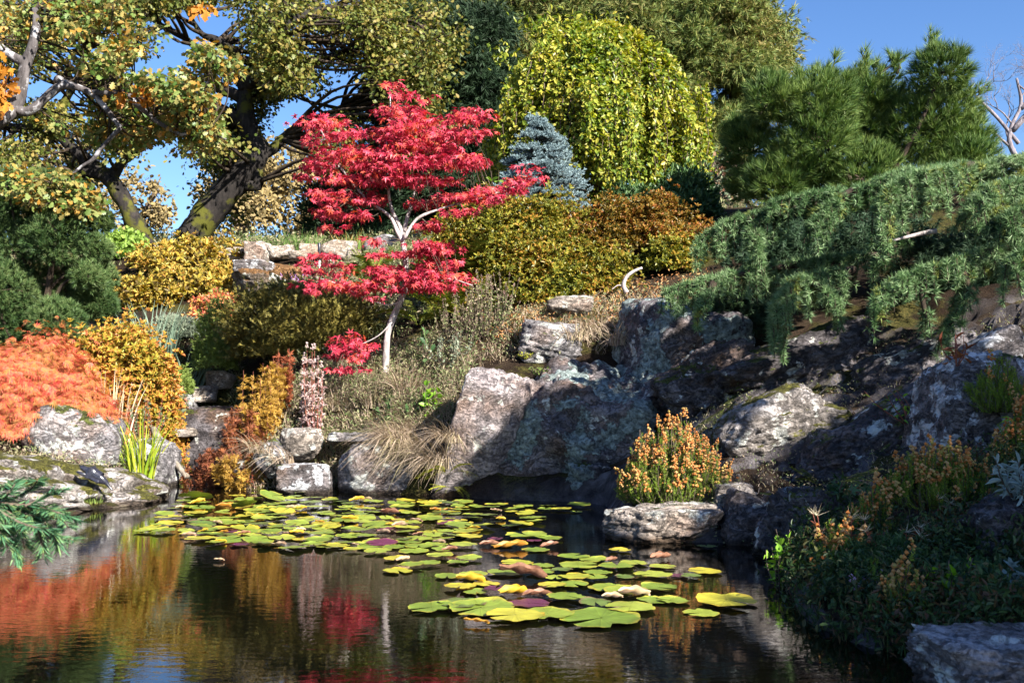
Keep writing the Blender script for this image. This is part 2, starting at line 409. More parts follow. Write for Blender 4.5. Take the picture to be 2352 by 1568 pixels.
# ------------------------------------------------------------------ terrain
shore_px = [(0, 1192), (90, 1190), (170, 1184), (240, 1162), (300, 1130), (370, 1106), (398, 1092), (408, 1080), (478, 1080), (500, 1098), (570, 1126), (700, 1131), (780, 1134), (880, 1146), (1050, 1150), (1110, 1154), (1300, 1160), (1385, 1168), (1405, 1205), (1470, 1246), (1600, 1246), (1690, 1248), (1790, 1262), (1790, 1300), (1800, 1360), (1835, 1420), (1920, 1470), (2100, 1520)]
shore = [G0(*p)[:2] for p in shore_px]
shore = [s * (1 + (.055 if 590 < p[0] < 1000 else .03 if 1000 <= p[0] < 1390 else 0)) for s, p in zip(shore, shore_px)]
POND = np.array([(-11, 2.0), (-11, 8.4)] + [tuple(s) for s in shore] + [(2.6, 3.6), (3.2, 2.6), (2.6, 1.6), (-3, 1.5)])

def pond_sd(X, Y):
    """distance to the shoreline, negative inside the pond"""
    P = np.stack([X, Y], -1); d = np.full(X.shape, 1e9); ins = np.zeros(X.shape, bool); n = len(POND)
    for i in range(n):
        a, b = POND[i], POND[(i + 1) % n]; ab = b - a
        t = np.clip(((P - a) @ ab) / (ab @ ab), 0, 1); q = a + t[..., None] * ab
        d = np.minimum(d, np.linalg.norm(P - q, axis=-1))
        c = (a[1] > Y) != (b[1] > Y)
        with np.errstate(divide='ignore', invalid='ignore'):
            xi = a[0] + (Y - a[1]) * (b[0] - a[0]) / (b[1] - a[1])
        ins ^= c & (X < xi)
    return np.where(ins, -d, d)

ctl_px = [(0, 1075, 11.0), (150, 1060, 11.8), (300, 1070, 12.8), (380, 1050, 13.8), (100, 1000, 12.8), (250, 940, 14), (350, 930, 15), (440, 960, 15.6), (500, 905, 16.0),
          (0, 800, 15.2), (200, 800, 15.2), (350, 745, 18.8), (270, 700, 20.5), (500, 740, 17.2), (450, 835, 16), (560, 660, 20.5),
          (300, 560, 25), (450, 553, 26), (20, 565, 25), (600, 560, 24.5), (700, 640, 19.8), (640, 690, 18.6), (620, 605, 22), (740, 598, 22), (830, 590, 22.3), (930, 560, 23),
          (540, 1010, 13.6), (600, 985, 13.0), (650, 820, 15.0), (780, 830, 14.2), (800, 700, 17.0), (960, 700, 16.0),
          (1100, 700, 15.0), (1250, 690, 15.0), (1430, 678, 14.6), (1560, 690, 14.3), (1300, 500, 18.5), (1600, 495, 18.5), (1250, 495, 17.8), (1100, 520, 18),
          (885, 880, 13.5), (700, 965, 12.9), (800, 960, 12.8), (950, 955, 12.7), (1000, 840, 13.4), (1100, 790, 13.6), (640, 1000, 12.8), (760, 990, 12.7), (920, 985, 12.6),
          (1060, 960, 12.4), (1160, 850, 12.6), (1400, 830, 12.8), (1300, 740, 13.6), (1500, 705, 13.6), (1200, 1080, 11.7), (1400, 1060, 11.5), (1550, 950, 11.5),
          (1600, 1000, 10.2), (1650, 1040, 9.5), (1800, 920, 10.3), (2000, 820, 10.8), (2200, 780, 10.8), (2352, 700, 11), (1900, 1090, 8.8), (1650, 1150, 8.7), (1760, 1180, 8.3), (2100, 1010, 8.9),
          (2250, 850, 9.4), (2352, 900, 8.4), (2352, 1160, 6.6), (2130, 1230, 6.6), (1850, 1290, 6.7), (2000, 1380, 5.6), (2300, 1390, 5.2), (2352, 1480, 4.5),
          (1980, 500, 16.8), (2352, 420, 17), (1800, 570, 14.6), (2200, 560, 14)]
CT = np.array([A(*c) for c in ctl_px] + [(-30, 9, 1.0), (-12, 12, .9), (-12, 18, 2.8), (-30, 28, 5), (30, 8, 5), (12, 8, 3.2), (8, 5, 2.2), (5, 3.0, 1.0), (30, 28, 8), (-60, 90, 3), (60, 90, 6), (0, 50, 4.6), (-25, 45, 4.2), (25, 45, 7), (0, 90, 3), (0, -3, 0.3), (-20, 0, .4), (20, -6, 2.5), (-12, 5, -.2), (0, 0.3, .05), (0, -40, 0), (400, 400, 0), (-400, 400, 0), (-400, -400, 0), (400, -400, 0), (0, 400, 0)])
def _tps():
    P = CT[:, :2]; d = np.linalg.norm(P[:, None] - P[None], axis=-1); n = len(P)
    M = np.zeros((n + 1, n + 1)); M[:n, :n] = d - np.eye(n) * 0.05; M[:n, n] = 1; M[n, :n] = 1
    return np.linalg.solve(M, np.concatenate([CT[:, 2], [0]]))
_W = _tps()
def H(x, y, detail=True):
    x = np.asarray(x, float); y = np.asarray(y, float); sh = x.shape
    X, Y = x.ravel(), y.ravel(); z = np.full(X.shape, _W[-1])
    for i in range(len(CT)): z += _W[i] * np.hypot(X - CT[i, 0], Y - CT[i, 1])
    if detail:
        mk = np.clip((X / np.maximum(Y, 1) - .15) / .05, 0, 1) * np.clip((12.6 - Y) / 1.0, 0, 1) * np.clip((Y - 3.5) / 1, 0, 1)
        q = np.stack([X * .8 + Y * .35, Y * .9 - X * .5, X * 0], -1); z = z + mk * (.34 * (.35 - np.abs(fbm(q * 1.15 + 3.3, 4, .55))) + .10 * fbm(q * 4.1, 3))
    if detail: z = z + 0.07 * fbm(np.stack([X * 1.1, Y * 1.1, X * 0], -1), 4)
    s = pond_sd(X, Y)
    z = np.where(s < 0, np.minimum(z, -0.05 - 0.55 * np.clip(-s, 0, 1.2)), np.maximum(np.minimum(z, -.05 + 1.5 * np.clip(s, 0, 9) + .05 * np.clip(s, 0, 1)), -0.05 + 0.35 * np.clip(s, 0, .6)))
    return z.reshape(sh)
def on(px, Y, dz=0.0):
    """point of the ground seen at column px, forward distance Y"""
    x = (px - 1176) / F * Y * 1.002
    return np.array([x, Y, float(H(np.array([x]), np.array([Y]))[0]) + dz])

def axis_grid(lo, hi, fine_lo, fine_hi, step):
    a = list(np.arange(fine_lo, fine_hi + 1e-6, step)); s = step; v = fine_hi
    while v < hi: s *= 1.25; v += s; a.append(min(v, hi))
    s = step; v = fine_lo; b = []
    while v > lo: s *= 1.25; v -= s; b.append(max(v, lo))
    return np.array(b[::-1] + a)
def build_ground():
    gx = axis_grid(-400, 400, -9, 9, .09); gy = axis_grid(-400, 400, 1.0, 27, .09)
    X, Y = np.meshgrid(gx, gy); Z = H(X, Y)
    ny, nx = X.shape; idx = np.arange(ny * nx).reshape(ny, nx)
    q = np.stack([idx[:-1, :-1], idx[:-1, 1:], idx[1:, 1:], idx[1:, :-1]], -1).reshape(-1, 4)
    g = Geo(); g.add(np.stack([X, Y, Z], -1).reshape(-1, 3), q, 0, True)
    m, n, out = mat_new("garden_soil"); gp = geo_pos(n); P = gp.outputs['Position']
    n1 = noise(n, 1.3, 6, 0.6, P); r = ramp(n, [(.012, .008, .005), (.035, .022, .014), (.08, .055, .035)], pos=[.3, .5, .7]); n.links.new(n1.outputs[0], r.inputs[0])
    n2 = noise(n, .9, 5, .65, P); r2 = ramp(n, [(0,) * 3, (1,) * 3], pos=[.5, .58]); n.links.new(n2.outputs[0], r2.inputs[0])
    n4 = noise(n, 30, 3, .7, P); r4 = ramp(n, [(.02, .025, .006), (.12, .10, .03)], pos=[.35, .65]); n.links.new(n4.outputs[0], r4.inputs[0])
    c = mixc(n, r2.outputs[0], r.outputs[0], r4.outputs[0])
    n3 = noise(n, 55, 3, .8, P); r3 = ramp(n, [(.35,) * 3, (1.5,) * 3], pos=[.35, .65]); n.links.new(n3.outputs[0], r3.inputs[0])
    c = mixc(n, 1.0, c, r3.outputs[0], 'MULTIPLY')
    sx = n.nodes.new("ShaderNodeSeparateXYZ"); n.links.new(gp.outputs['True Normal'], sx.inputs[0]); sp = n.nodes.new("ShaderNodeSeparateXYZ"); n.links.new(P, sp.inputs[0])
    st = math_n(n, 'MULTIPLY', math_n(n, 'MULTIPLY', math_n(n, 'SUBTRACT', .86, sx.outputs[2]), 7.0, True), math_n(n, 'MULTIPLY', math_n(n, 'SUBTRACT', 11.5, sp.outputs[1]), 2.0, True))
    nr_ = noise(n, 3.2, 9, .68, P, .4); rr_ = ramp(n, [(.03, .026, .028), (.10, .088, .09), (.24, .22, .23)], pos=[.35, .5, .68]); n.links.new(nr_.outputs[0], rr_.inputs[0])
    c = mixc(n, st, c, rr_.outputs[0])
    p = n.nodes.new("ShaderNodeBsdfPrincipled"); n.links.new(c, p.inputs['Base Color']); p.inputs['Roughness'].default_value = .95; p.inputs['Specular IOR Level'].default_value = .1
    b = n.nodes.new("ShaderNodeBump"); b.inputs['Strength'].default_value = 1; b.inputs['Distance'].default_value = .05
    n.links.new(math_n(n, 'ADD', n3.outputs[0], n1.outputs[0]), b.inputs['Height']); n.links.new(b.outputs[0], p.inputs['Normal']); n.links.new(p.outputs[0], out.inputs[0])
    g.build("ground", m, kind="structure", label="sloping garden bank of dark soil and moss around the pond", category="ground")
build_ground()

def build_water():
    m, n, out = mat_new("pond_water"); gp = geo_pos(n); P = gp.outputs['Position']
    p = n.nodes.new("ShaderNodeBsdfPrincipled"); p.inputs['Base Color'].default_value = (.002, .002, .0012, 1); p.inputs['Roughness'].default_value = .0
    p.inputs['IOR'].default_value = 1.62; p.inputs['Specular IOR Level'].default_value = .5
    mp = n.nodes.new("ShaderNodeMapping"); mp.inputs['Scale'].default_value = (1, 1.8, 1); n.links.new(P, mp.inputs[0])
    a = noise(n, 9, 3, .55, mp.outputs[0], .5); b2 = noise(n, 1.6, 2, .5, P)
    fac = math_n(n, 'MULTIPLY', a.outputs[0], math_n(n, 'ADD', math_n(n, 'MULTIPLY', b2.outputs[0], 1.4), -.2))
    b = n.nodes.new("ShaderNodeBump"); b.inputs['Strength'].default_value = 1.0; b.inputs['Distance'].default_value = .0016
    n.links.new(fac, b.inputs['Height']); n.links.new(b.outputs[0], p.inputs['Normal']); n.links.new(p.outputs[0], out.inputs[0])
    g = Geo(); g.add([(-12, 1, 0), (4.5, 1, 0), (4.5, 16.5, 0), (-12, 16.5, 0)], np.array([[0, 1, 2, 3]]))
    g.build("water", m, kind="structure", label="dark rippled pond water mirroring the garden", category="pond")
build_water()

# ------------------------------------------------------------------ rocks
def _ico(sub):
    import bmesh
    bm = bmesh.new(); bmesh.ops.create_icosphere(bm, subdivisions=sub, radius=1)
    bm.verts.ensure_lookup_table(); V = np.array([v.co for v in bm.verts]); Q = np.array([[v.index for v in f.verts] for f in bm.faces]); bm.free(); return V, Q
ICO = {s: _ico(s) for s in (3, 4, 5, 6)}
def rotm(rx, ry, rz):
    cx, sx, cy, sy, cz, sz = math.cos(rx), math.sin(rx), math.cos(ry), math.sin(ry), math.cos(rz), math.sin(rz)
    return np.array([[cz, -sz, 0], [sz, cz, 0], [0, 0, 1]]) @ np.array([[cy, 0, sy], [0, 1, 0], [-sy, 0, cy]]) @ np.array([[1, 0, 0], [0, cx, -sx], [0, sx, cx]])
def rock_geo(c, rad, rot=(0, 0, 0), seed=1, sub=5, facets=13, rough=.07, strata=0.0, box=0.5):
    r = np.random.default_rng(seed); D, Q = ICO[sub]
    nn = norm(r.normal(size=(facets, 3))); dd = r.uniform(.72, 1.0, facets)
    bx = np.vstack([np.eye(3), -np.eye(3)]); nn = np.vstack([nn, bx]); dd = np.concatenate([dd, np.full(6, .86 - .14 * box)])
    q = np.maximum(D @ nn.T, 1e-3) / dd; pw = 10 + 14 * box
    rr = (q ** pw).sum(1) ** (-1 / pw)
    V = D * rr[:, None]
    f = fbm(V * 1.3 + seed * 3.1, 3); f2 = fbm(V * 4.0 + seed, 5, .62); f2 = f2 - .55 * np.maximum(0, .16 - np.abs(fbm(V * np.array([2.2, 2.2, 3.4]) + seed * 1.7, 3))) / .16
    V = V * (1 + rough * 1.6 * f + rough * f2)[:, None]
    if strata:
        s = V @ norm(np.array([.25, .2, 1.0])) * 7 + f * 1.5; V = V * (1 - strata * np.abs(np.sin(s * 2.0)) ** 6)[:, None]
    V = (V * np.array(rad) * 1.2) @ rotm(*rot).T + np.array(c)
    g = Geo(); g.add(V, Q, 0, True); return g
M = {}
M['grey'] = rockmat("grey_rock", (.20, .185, .19), (.42, .39, .39), moss_amt=.66)
M['slab'] = rockmat("mossy_slab_rock", (.22, .19, .17), (.45, .41, .40), moss_amt=.60, moss=(.075, .07, .012), lich_amt=.58)
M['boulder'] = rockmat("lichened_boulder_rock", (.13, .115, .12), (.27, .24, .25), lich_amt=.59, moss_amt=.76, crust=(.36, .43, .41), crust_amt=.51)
M['plate'] = rockmat("split_boulder_rock", (.26, .22, .22), (.45, .39, .38), lich_amt=.60, moss_amt=.80)
M['pale'] = rockmat("pale_garden_stone", (.46, .38, .31), (.66, .58, .52), moss_amt=.9, lich_amt=.66, stain=(.4, .25, .15), scale=1.5)
M['tan'] = rockmat("tan_rock", (.30, .25, .21), (.50, .44, .40), moss_amt=.70, stain=(.35, .17, .10))
M['dark'] = rockmat("shade_darkened_rock", (.075, .065, .068), (.20, .18, .19), moss_amt=.66, lich_amt=.60)  # base lowered so the rocks carry the right bank's shade in their colour
M['white'] = rockmat("white_lichen_rock", (.15, .13, .13), (.34, .31, .31), lich_amt=.52, lichen=(.6, .6, .62), moss_amt=.70)
M['heathrock'] = rockmat("brown_mossy_rock", (.20, .15, .11), (.38, .32, .28), moss=(.16, .08, .03), moss_amt=.53, stain=(.2, .09, .04))

def rock(name, label, c, rad, m, cat="rock", group=None, **kw):
    g = rock_geo(c, rad, **kw); b = np.array([c[0], c[1], c[2] - rad[2] * .8])
    o = g.build_at(name, M[m], b, label=label, category=cat)
    if group: o["group"] = group
    return o
rock("rock_slab", "broad flat mossy rock slab sloping into the pond at the left bank", A(70, 1150, 11.2) * [1, 1, 0] + [0, 0, .02], (1.45, 1.7, .50), "slab", rot=(-.05, .14, .25), seed=4, sub=6, rough=.10, strata=.03)
rock("boulder", "rounded pale grey boulder below the orange lace-leaf maple", A(172, 1015, 12.4), (.58, .5, .46), "grey", seed=8, sub=5, rot=(0, .1, .3))
rock("rock", "rough grey rock at the inlet behind the green iris clump", A(348, 1068, 13.0), (.32, .4, .36), "grey", seed=14, rough=.1)
rock("stone", "low mossy stone beside the dark mouth of the inlet", A(395, 1080, 13.4), (.16, .25, .13), "slab", seed=15, sub=4)
rock("stone", "squarish whitish stone above the stone ledge of the inlet", A(472, 905, 15.9), (.18, .16, .14), "pale", seed=16, sub=4)
rock("stone", "white stone half hidden behind the brown fern", A(505, 872, 16.2), (.24, .18, .16), "pale", seed=17, sub=4)
rock("stone", "grey stone under the leafy edge of the orange azalea", A(418, 925, 15.8), (.26, .25, .16), "grey", seed=18, sub=4)
rock("bank_rock", "upright tan rock with a leafy shadow above the waterside rocks", A(692, 1022, 12.55), (.27, .28, .22), "tan", seed=21)
rock("bank_rock", "narrow leaning grey rock left of the tan bank rock", A(628, 1052, 12.45), (.20, .25, .23), "grey", seed=22, rot=(0, -.5, 0))
rock("bank_rock", "bright white-lichened block standing at the water behind the lily pads", A(703, 1100, 12.1), (.35, .28, .21), "white", seed=23, box=.9, facets=7)
rock("bank_rock", "big rounded grey-brown rock under hanging dry grass at the waterside", A(868, 1082, 12.2), (.54, .38, .36), "grey", seed=24, box=.7)
rock("bank_rock", "thin flat ledge stone in the grass above the rounded bank rock", A(812, 1000, 12.7), (.36, .3, .075), "grey", seed=25, sub=4, box=1)
rock("bank_rock", "small dark stone at the water between the dry grass and the split boulder", A(1020, 1133, 11.9), (.17, .2, .12), "dark", seed=26, sub=4)
rock("bank_rock", "small grey stone at the water right of the rounded bank rock", A(975, 1135, 12.0), (.13, .2, .09), "grey", seed=27, sub=4)
rock("split_boulder", "sunlit leaning grey plate of rock left of the crack in the big boulder", A(1106, 1030, 11.95), (.44, .60, 1.08), "plate", rot=(.30, .30, -.05), seed=33, sub=6, rough=.05, box=.9, facets=8)
rock("big_boulder", "huge boulder with blue-grey lichen crusts standing in the pond, right of the crack", A(1290, 1065, 12.25), (1.08, 1.0, 1.25), "boulder", rot=(.25, .2, -.1), seed=39, sub=6, rough=.11, facets=9, box=.8)
rock("big_boulder", "lichen-crusted right-hand face of the boulder group, deep in shadow", A(1480, 1030, 12.35), (.78, .9, 1.0), "boulder", rot=(.2, .35, .3), seed=47, sub=6, rough=.12, facets=9, box=.8)
rock("big_boulder", "low shadowed foot of the boulder group at the water behind the orange heather", A(1400, 1135, 11.6), (.62, .5, .42), "boulder", rot=(.1, .1, .2), seed=48, sub=6, rough=.12, facets=9, box=.8)
rock("layered_rock", "layered grey rock under the dry grass tuft above the big boulder", A(1268, 790, 13.2), (.46, .45, .30), "grey", seed=41, strata=.07, rot=(.15, .1, 0))
rock("layered_rock", "pale rounded rock behind the layered grey rock and the dry grass", A(1310, 706, 14.0), (.34, .3, .17), "tan", seed=42)
rock("layered_rock", "low thin rock slab below the layered grey rock", A(1250, 806, 13.05), (.25, .25, .1), "grey", seed=43, sub=4)
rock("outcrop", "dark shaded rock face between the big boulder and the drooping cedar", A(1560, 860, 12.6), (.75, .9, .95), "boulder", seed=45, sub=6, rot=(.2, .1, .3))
rock("waterside_rock", "rough pinkish rock jutting into the pond below the orange heather", A(1520, 1215, 8.35), (.50, .38, .20), "tan", seed=51, rough=.12, sub=6)
rock("waterside_rock", "pale rock half in shadow right of the orange heather bush", A(1700, 1160, 8.7), (.26, .28, .20), "tan", seed=52, rough=.1)
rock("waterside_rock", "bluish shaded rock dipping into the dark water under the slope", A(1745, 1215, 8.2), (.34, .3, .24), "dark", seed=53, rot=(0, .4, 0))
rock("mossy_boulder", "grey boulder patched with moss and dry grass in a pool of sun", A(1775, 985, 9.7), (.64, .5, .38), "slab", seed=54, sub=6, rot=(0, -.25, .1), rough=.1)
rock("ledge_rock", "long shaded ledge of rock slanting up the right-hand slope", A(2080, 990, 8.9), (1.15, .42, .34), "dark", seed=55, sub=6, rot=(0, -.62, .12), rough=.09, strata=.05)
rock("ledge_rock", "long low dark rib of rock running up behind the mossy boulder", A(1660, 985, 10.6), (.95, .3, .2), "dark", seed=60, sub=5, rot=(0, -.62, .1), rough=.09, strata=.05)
rock("outcrop", "white-lichened rock outcrop on the slope near the right edge", A(2255, 980, 8.1), (.50, .45, .62), "white", seed=56, sub=6, rot=(.1, .2, 0))
rock("outcrop", "sunlit white crest of rock above the lichened outcrop", A(2275, 815, 9.0), (.26, .3, .20), "white", seed=57, rot=(0, -.5, 0))
rock("foreground_rock", "bluish grey rock in dappled light nearest in the bottom right corner", A(2290, 1540, 4.05), (.30, .28, .15), "grey", seed=58, sub=6, rough=.1)
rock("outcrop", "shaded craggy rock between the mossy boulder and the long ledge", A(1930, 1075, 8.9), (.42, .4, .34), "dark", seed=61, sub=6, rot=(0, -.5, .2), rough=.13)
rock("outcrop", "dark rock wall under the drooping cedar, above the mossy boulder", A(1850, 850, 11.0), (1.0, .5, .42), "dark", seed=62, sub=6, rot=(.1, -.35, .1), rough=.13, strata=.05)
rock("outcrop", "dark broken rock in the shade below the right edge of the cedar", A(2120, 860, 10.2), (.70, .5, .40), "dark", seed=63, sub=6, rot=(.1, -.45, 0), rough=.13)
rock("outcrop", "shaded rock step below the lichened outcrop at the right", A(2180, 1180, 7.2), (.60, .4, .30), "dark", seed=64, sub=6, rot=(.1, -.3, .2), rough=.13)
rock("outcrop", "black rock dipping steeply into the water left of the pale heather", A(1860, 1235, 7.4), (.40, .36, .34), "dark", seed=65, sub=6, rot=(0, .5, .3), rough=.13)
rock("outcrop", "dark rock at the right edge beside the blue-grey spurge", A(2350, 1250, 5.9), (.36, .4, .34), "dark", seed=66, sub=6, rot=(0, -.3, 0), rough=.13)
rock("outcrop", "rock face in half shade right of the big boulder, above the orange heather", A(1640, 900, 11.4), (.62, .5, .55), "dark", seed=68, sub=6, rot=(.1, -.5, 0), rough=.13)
for i, (px, py, Y, rx, rz, mm, lb) in enumerate([
        (540, 585, 22.4, .34, .18, 'pale', "long pale stone behind the yellow shrub at the left end of the stone edging"),
        (592, 582, 22, .29, .28, 'tan', "pointed pinkish stone, tallest of the stone edging on the ridge"),
        (636, 580, 22, .20, .16, 'pale', "slanting white stone right of the pointed pinkish stone"),
        (664, 575, 22.1, .11, .13, 'pale', "small white stone between two larger white edging stones"),
        (684, 586, 21.8, .20, .10, 'pale', "flat white stone in front of the edging gap"),
        (712, 574, 22.2, .24, .15, 'pale', "broad white stone left of the black pipe on the ridge"),
        (758, 600, 21.6, .09, .09, 'pale', "small white stone right of the black pipe"),
        (780, 575, 22, .38, .24, 'pale', "largest cream wedge-shaped stone right of the black pipe"),
        (815, 585, 21.8, .16, .12, 'tan', "brownish end stone leaning on the cream wedge-shaped stone"),
        (880, 562, 22.6, .42, .22, 'grey', "grey rock behind the slim trunk of the red maple"),
        (740, 612, 21.4, .30, .12, 'grey', "low grey stone at the foot of the black pipe")]):
    rock("edging_stone", lb, A(px, py, Y), (rx, rx * .8, rz), mm, "stone", "stones edging the bed on the ridge", seed=70 + i, sub=4, box=.6, facets=9)
rock("mossy_rock", "grey brown rock face grown over with rusty heather below the edging stones", A(665, 668, 20.5), (1.15, .9, .55), "heathrock", seed=90, sub=6, rot=(.3, .15, 0))
rock("mossy_rock", "bare whitish rock top left on the rusty rock face", A(592, 622, 20.2), (.42, .5, .2), "white", seed=91, sub=5)
rock("mossy_rock", "low whitish rock under the pink shrub beside the dark juniper", A(585, 715, 18.2), (.42, .4, .16), "white", seed=92, sub=5)

# ------------------------------------------------------------------ vegetation materials
L = {}
L['oak'] = leafmat("oak_leaves", [(.055, .08, .015), (.12, .14, .028), (.19, .185, .045), (.23, .17, .045)], .3, .45)
L['oaknear'] = leafmat("turning_oak_leaves", [(.07, .13, .025), (.15, .20, .05), (.22, .23, .075), (.30, .23, .07), (.40, .20, .035)], .35, .42)
L['orange_oak'] = leafmat("orange_oak_leaves", [(.35, .12, .015), (.5, .22, .03)], .4)
L['cypress'] = leafmat("cypress_sprays", [(.06, .10, .025), (.13, .18, .045), (.21, .23, .065), (.23, .18, .06)], .25, .6, nscale=.5)
L['darkfir'] = leafmat("dark_fir_needles", [(.012, .028, .012), (.03, .055, .024)], .1, .6)
L['cypressgold'] = leafmat("golden_cypress_sprays", [(.10, .14, .03), (.20, .21, .05), (.24, .22, .07)], .3, .6)
L['willow'] = leafmat("yellowing_willow_leaves", [(.07, .12, .015), (.17, .22, .028), (.32, .33, .045), (.42, .35, .06)], .4, .38, nscale=.8)
L['spruce'] = leafmat("blue_spruce_needles", [(.17, .25, .27), (.31, .41, .43)], .08, .5)
L['maple'] = leafmat("red_maple_leaves", [(.24, .010, .030), (.50, .040, .075), (.62, .085, .13), (.62, .11, .06)], .36, .40, var=.3)
L['lace'] = leafmat("orange_red_lace_leaves", [(.50, .055, .04), (.64, .14, .10), (.62, .20, .09), (.48, .22, .06), (.36, .17, .05)], .36, .5, nscale=2.2)
L['azalea'] = leafmat("bronze_azalea_leaves", [(.06, .075, .012), (.15, .16, .022), (.28, .25, .035), (.33, .17, .03)], .3, .42)
L['azalea2'] = leafmat("dark_azalea_leaves", [(.06, .055, .012), (.15, .105, .018), (.26, .145, .026), (.28, .09, .026)], .25, .45)
L['azaleao'] = leafmat("orange_azalea_leaves", [(.22, .21, .03), (.36, .25, .035), (.48, .24, .045), (.52, .18, .07)], .33, .42)
L['pine'] = leafmat("pine_needles", [(.03, .07, .015), (.08, .14, .03), (.18, .24, .06)], .15, .5)
L['mugo'] = leafmat("dark_pine_needles", [(.02, .05, .014), (.055, .105, .03), (.15, .20, .07)], .12, .5)
L['cedar'] = leafmat("cedar_needles", [(.035, .08, .025), (.13, .23, .085), (.27, .36, .18)], .2, .5, nscale=1.0)
L['cedartip'] = leafmat("yellow_green_cedar_needles", [(.17, .22, .05), (.28, .30, .08)], .2, .5)
L['shade_cedar'] = leafmat("shade_dark_cedar_needles", [(.02, .045, .02), (.04, .075, .035)], .1, .6)  # darkened cedar copy; shade between the boughs painted into its colour
L['dwarf'] = leafmat("dwarf_conifer_sprays", [(.10, .16, .03), (.20, .25, .06)], .2, .6)
L['juniper'] = leafmat("bronze_juniper_sprays", [(.05, .05, .012), (.13, .115, .024), (.23, .18, .04)], .15, .6)
L['lightbush'] = leafmat("light_green_leaves", [(.14, .24, .04), (.25, .36, .07)], .4)
L['yellow'] = leafmat("yellow_autumn_leaves", [(.13, .09, .03), (.26, .23, .04), (.44, .31, .05), (.54, .37, .08), (.48, .22, .05)], .4, .5)
L['pink'] = leafmat("coral_pink_leaves", [(.60, .13, .08), (.66, .22, .14), (.55, .36, .06)], .35)
L['iris'] = leafmat("blue_green_iris_blades", [(.13, .20, .14), (.24, .31, .23)], .25)
L['irisg'] = leafmat("green_iris_blades", [(.12, .24, .02), (.28, .38, .03), (.42, .42, .04)], .35, .4)
L['straw'] = leafmat("straw_blades", [(.30, .23, .15), (.48, .40, .27), (.58, .52, .38)], .25, .6)
L['drygrass'] = leafmat("dry_grass_blades", [(.24, .17, .11), (.42, .32, .22), (.52, .40, .31), (.32, .28, .13)], .25, .6)
L['weeds'] = leafmat("meadow_weed_leaves", [(.09, .13, .04), (.18, .22, .09), (.30, .28, .15), (.32, .25, .18)], .3, .6)
L['grey'] = leafmat("grey_green_leaves", [(.16, .20, .13), (.30, .33, .24)], .2, .7)
L['rose'] = leafmat("rose_bush_leaves", [(.09, .14, .07), (.17, .20, .12), (.30, .08, .05)], .25)
L['goldfern'] = leafmat("golden_fern_fronds", [(.26, .15, .03), (.42, .24, .04), (.52, .33, .08)], .35, .6)
L['brownfern'] = leafmat("red_brown_fern_fronds", [(.15, .05, .03), (.28, .09, .045), (.34, .14, .05)], .3, .6)
L['greenfern'] = leafmat("green_fern_fronds", [(.05, .09, .012), (.13, .16, .025), (.24, .22, .04)], .3)
L['limefern'] = leafmat("yellow_green_fern_fronds", [(.30, .34, .03), (.46, .46, .06)], .4)
L['darkgreen'] = leafmat("dark_green_leaves", [(.025, .06, .02), (.06, .12, .04), (.12, .18, .07)], .25, .4)
L['bright'] = leafmat("bright_green_leaves", [(.16, .34, .03), (.30, .46, .06)], .45, .4)
L['fireweed'] = leafmat("fireweed_seed_fluff", [(.42, .29, .27), (.55, .44, .40), (.36, .20, .20)], .3, .8)
L['dock'] = leafmat("rust_brown_seed_heads", [(.24, .06, .03), (.40, .12, .05)], .2, .8)
L['oregano'] = leafmat("mauve_seed_heads", [(.20, .10, .10), (.30, .19, .17), (.20, .20, .10)], .2, .7)
L['heath'] = leafmat("heather_shoots", [(.07, .15, .015), (.16, .26, .03), (.28, .30, .04)], .25, .6)
L['heathfl'] = leafmat("orange_heather_flowers", [(.42, .13, .03), (.52, .20, .05), (.52, .30, .12), (.36, .27, .06)], .25, .7)
L['pinkfl'] = leafmat("mauve_heather_flowers", [(.40, .22, .36), (.55, .36, .50)], .25, .7)
L['bluefol'] = leafmat("blue_grey_leaves", [(.20, .28, .28), (.33, .40, .38)], .15, .6)
L['yew'] = leafmat("yew_needles", [(.04, .13, .06), (.10, .22, .11), (.20, .30, .10)], .2, .38, nscale=3)
L['rgrass'] = leafmat("green_ridge_grass", [(.06, .14, .03), (.13, .24, .05), (.26, .34, .12)], .3)
L['rustgrass'] = leafmat("rust_grass", [(.28, .16, .04), (.36, .24, .08)], .3)
L['heathcov'] = leafmat("rusty_heather_cover", [(.16, .075, .03), (.27, .14, .055), (.32, .21, .11)], .15, .8)
L['haze_tree'] = leafmat("thin_autumn_leaves", [(.16, .13, .06), (.27, .20, .09), (.32, .24, .10)], .3, .7)
L['purple'] = leafmat("purple_aster_petals", [(.40, .16, .50), (.55, .30, .62)], .3)
L['redsumac'] = leafmat("scarlet_leaves", [(.35, .02, .012), (.5, .05, .02)], .4)
L['litter'] = leafmat("fallen_leaf_litter", [(.22, .09, .04), (.42, .20, .07), (.36, .28, .14)], .1, .7)
B = {}
B['oak'] = barkmat("mossy_oak_bark", (.008, .007, .007), (.035, .029, .026), moss=(.07, .07, .010))  # bark tones dropped near black; the trunk's shade is in this colour
B['oakgrey'] = barkmat("grey_lichened_bark", (.035, .03, .03), (.13, .115, .115), lich=(.30, .29, .30))
B['maple'] = barkmat("pale_maple_bark", (.20, .17, .16), (.52, .46, .45), scale=14)
B['dark'] = barkmat("dark_bark", (.02, .014, .010), (.07, .05, .035))
B['twig'] = barkmat("brown_twigs", (.06, .04, .03), (.16, .12, .09))
B['silver'] = barkmat("silver_twigs", (.12, .10, .11), (.28, .25, .27), scale=14)
B['red'] = barkmat("red_stems", (.16, .04, .03), (.30, .12, .08))
B['drift'] = barkmat("bleached_driftwood", (.26, .22, .21), (.56, .50, .50), scale=12)
B['log'] = barkmat("weathered_log_wood", (.10, .08, .06), (.36, .31, .25), scale=10)

UP = np.array([0, 0, 1.0])
